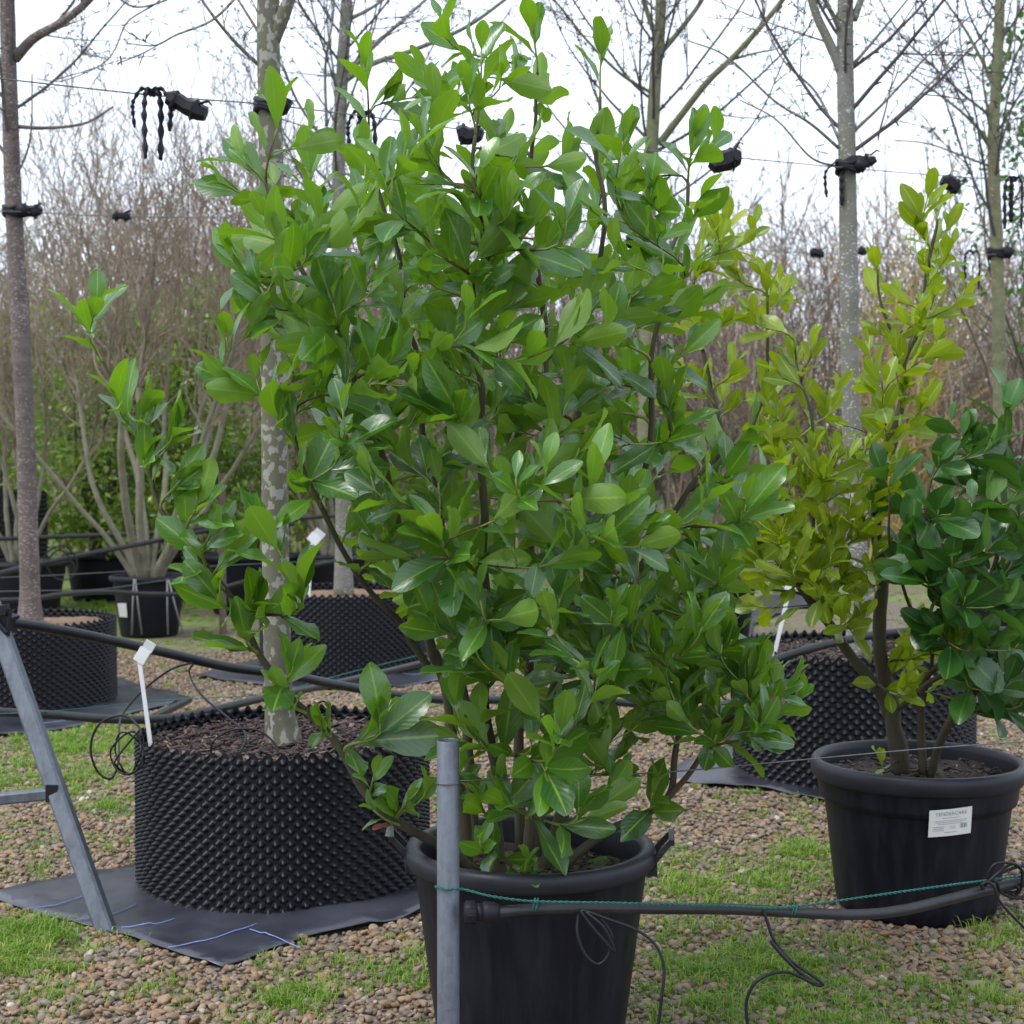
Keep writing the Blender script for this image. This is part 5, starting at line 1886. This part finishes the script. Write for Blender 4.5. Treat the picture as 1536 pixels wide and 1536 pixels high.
GRASS = [(40, 1420, 110, 45, 1.0), (130, 1100, 150, 42, 1.0), (90, 1165, 130, 40, .9), (170, 1210, 60, 22, .7), (40, 1255, 60, 20, .4), (150, 1275, 60, 20, .5), (160, 1330, 50, 14, .2), (440, 1492, 70, 28, .9), (560, 1460, 100, 32, .9), (210, 1410, 70, 16, .5),
         (1100, 1330, 130, 35, .9), (1220, 1300, 60, 45, .9), (1010, 1315, 60, 40, .8), (1190, 1255, 60, 20, .4), (1230, 1200, 60, 14, .6), (1100, 1195, 60, 16, .5), (1150, 1450, 190, 40, .9), (1250, 1510, 240, 40, .95), (1020, 1400, 70, 45, .8), (1480, 1400, 70, 30, .5), (1440, 1500, 120, 40, .6), (1000, 1500, 60, 40, .6),
         (170, 905, 120, 30, .9), (90, 940, 60, 30, .8), (120, 870, 220, 48, 1.0), (180, 845, 240, 30, 1.0), (60, 835, 120, 30, 1.0), (640, 1440, 60, 40, .5), (60, 1500, 70, 25, .3), (330, 1500, 60, 14, .25), (960, 1050, 90, 30, .5), (720, 1000, 80, 25, .5), (660, 1230, 40, 30, .4), (1500, 1010, 60, 30, .3), (1220, 1130, 40, 14, .3)]


def grassiness(px, py):
    g = 0
    for x, y, a, b_, w in GRASS:
        q = ((px - x) / a) ** 2 + ((py - y) / b_) ** 2
        if q < 1.6:
            g = max(g, w * max(0, 1 - q / 1.6))
    return g


def gravel():
    rs = np.random.RandomState(3)
    pos, rot, scl = [], [], []
    n = 110000
    # more stones near the camera, where they can be told apart
    dd = 3.2 + (10.5 - 3.2) * rs.power(1.15, n)
    xx = rs.uniform(-1, 1, n) * (dd * .345 + .25)
    for x, y in zip(xx, dd):
        if blocked(x, y):
            continue
        if on_mat(x, y):
            continue
        px, py, f = proj((x, y, 0))
        g = noise.noise(Vector((x * 2.2, y * 2.2, 4)))
        if grassiness(px, py) + g * .25 > .62 and rs.rand() < .5:
            continue
        s = .0078 * math.exp(rs.normal(0, .27))
        s = min(s, .015)
        pos.append((x, y, rs.uniform(.0, .006) + (.004 if s > .01 else 0)))
        rot.append((rs.normal(0, .35), rs.normal(0, .35), rs.uniform(0, 6.28)))
        scl.append((s * rs.uniform(.95, 1.5), s * rs.uniform(.8, 1.1), s * rs.uniform(.5, .8)))
    m_ = bpy.data.meshes.new('gravel')
    m_.vertices.add(len(pos))
    m_.vertices.foreach_set('co', np.array(pos, np.float32).ravel())
    for nm, arr in (('rot', rot), ('scl', scl)):
        a = m_.attributes.new(nm, 'FLOAT_VECTOR', 'POINT')
        a.data.foreach_set('vector', np.array(arr, np.float32).ravel())
    o = finish('gravel', m_, M['pebble'], None)
    tag(o, 'loose brown and grey pebbles covering the ground', 'gravel', None, 'stuff')
    ng = bpy.data.node_groups.new('pebbles', 'GeometryNodeTree')
    ng.interface.new_socket('Geometry', in_out='INPUT', socket_type='NodeSocketGeometry')
    ng.interface.new_socket('Geometry', in_out='OUTPUT', socket_type='NodeSocketGeometry')
    N, L = ng.nodes, ng.links
    gi, go = N.new('NodeGroupInput'), N.new('NodeGroupOutput')
    g2i = []
    join = N.new('GeometryNodeJoinGeometry')
    g2 = N.new('GeometryNodeGeometryToInstance')
    for k in range(4):
        ico = N.new('GeometryNodeMeshIcoSphere')
        ico.inputs['Radius'].default_value = 1
        ico.inputs['Subdivisions'].default_value = 2
        spn = N.new('GeometryNodeSetPosition')
        nz = N.new('ShaderNodeTexNoise')
        nz.noise_dimensions = '4D'
        nz.inputs['W'].default_value = k * 7.3
        nz.inputs['Scale'].default_value = .9
        sub = N.new('ShaderNodeVectorMath')
        sub.operation = 'SUBTRACT'
        sub.inputs[1].default_value = (.5, .5, .5)
        L.new(nz.outputs['Color'], sub.inputs[0])
        mul = N.new('ShaderNodeVectorMath')
        mul.operation = 'SCALE'
        mul.inputs['Scale'].default_value = 1.1
        L.new(sub.outputs[0], mul.inputs[0])
        L.new(ico.outputs['Mesh'], spn.inputs['Geometry'])
        L.new(mul.outputs[0], spn.inputs['Offset'])
        sm = N.new('GeometryNodeSetShadeSmooth')
        L.new(spn.outputs[0], sm.inputs[0])
        st = N.new('GeometryNodeSetMaterial')
        st.inputs['Material'].default_value = M['pebble']
        L.new(sm.outputs[0], st.inputs[0])
        L.new(st.outputs[0], g2.inputs[0])
    iop = N.new('GeometryNodeInstanceOnPoints')
    L.new(gi.outputs[0], iop.inputs['Points'])
    L.new(g2.outputs[0], iop.inputs['Instance'])
    iop.inputs['Pick Instance'].default_value = True
    for nm, sk in (('rot', 'Rotation'), ('scl', 'Scale')):
        na = N.new('GeometryNodeInputNamedAttribute')
        na.data_type = 'FLOAT_VECTOR'
        na.inputs['Name'].default_value = nm
        if sk == 'Rotation':
            er = N.new('FunctionNodeEulerToRotation')
            L.new(na.outputs[0], er.inputs[0])
            L.new(er.outputs[0], iop.inputs[sk])
        else:
            L.new(na.outputs[0], iop.inputs[sk])
    L.new(iop.outputs[0], go.inputs[0])
    md = o.modifiers.new('pebbles', 'NODES')
    md.node_group = ng
    print('pebbles', len(pos))


gravel()


def grass():
    rs = np.random.RandomState(8)
    V, F, A = [], [], []
    nb = 0
    cnt = 0
    tries_ = 0
    while cnt < 11000 and tries_ < 160000:
        tries_ += 1
        y = 3.2 + 12.5 * rs.rand() ** 1.35
        x = rs.uniform(-1, 1) * (y * .345 + .2)
        px, py, f = proj((x, y, 0))
        g = grassiness(px, py)
        w = .5 + .5 * noise.noise(Vector((x * 4, y * 4, 2)))
        w2 = .5 + .5 * noise.noise(Vector((x * 14, y * 14, 5)))
        pr = g * (.15 + 1.1 * w * w) * (.3 + w2) + (.05 if w > .5 else .008)
        if rs.rand() > pr or blocked(x, y, .03):
            continue
        if on_mat(x, y):
            continue
        cnt += 1
        big = g > .4 and w > .5
        nbld = rs.randint(8, 20)
        hgt = rs.uniform(.007, .028) * (1.5 if big else 1) * (.5 + w2)
        base = np.clip(rs.normal(.5, .18), 0, .95)
        for k in range(nbld):
            a = rs.uniform(0, 6.28)
            lean = rs.uniform(.25, 1.5)
            h = hgt * rs.uniform(.6, 1.4)
            wd = rs.uniform(.0010, .0020) * (1 + .10 * max(0, y - 4))
            ox, oy = x + rs.normal(0, .014), y + rs.normal(0, .014)
            dx, dy = math.cos(a), math.sin(a)
            sx, sy = -dy * wd, dx * wd
            m1 = (ox + dx * h * lean * .35, oy + dy * h * lean * .35, h * .65)
            m2 = (ox + dx * h * lean, oy + dy * h * lean, h * (1.05 - .45 * lean * .8))
            V += [(ox - sx, oy - sy, 0), (ox + sx, oy + sy, 0), (m1[0] + sx * .8, m1[1] + sy * .8, m1[2]), (m1[0] - sx * .8, m1[1] - sy * .8, m1[2]), m2]
            F += [(nb, nb + 1, nb + 2), (nb, nb + 2, nb + 3), (nb + 3, nb + 2, nb + 4)]
            A += [np.clip(base + rs.normal(0, .12), 0, 1)] * 5
            nb += 5
    m_ = np_mesh('grass', V, F, 3)
    vattr(m_, 'rnd', A)
    o = finish('grass', m_, M['grass'], None)
    tag(o, 'short weedy grass growing through the gravel', 'grass', None, 'stuff')
    print('grass tufts', cnt, len(F))


grass()
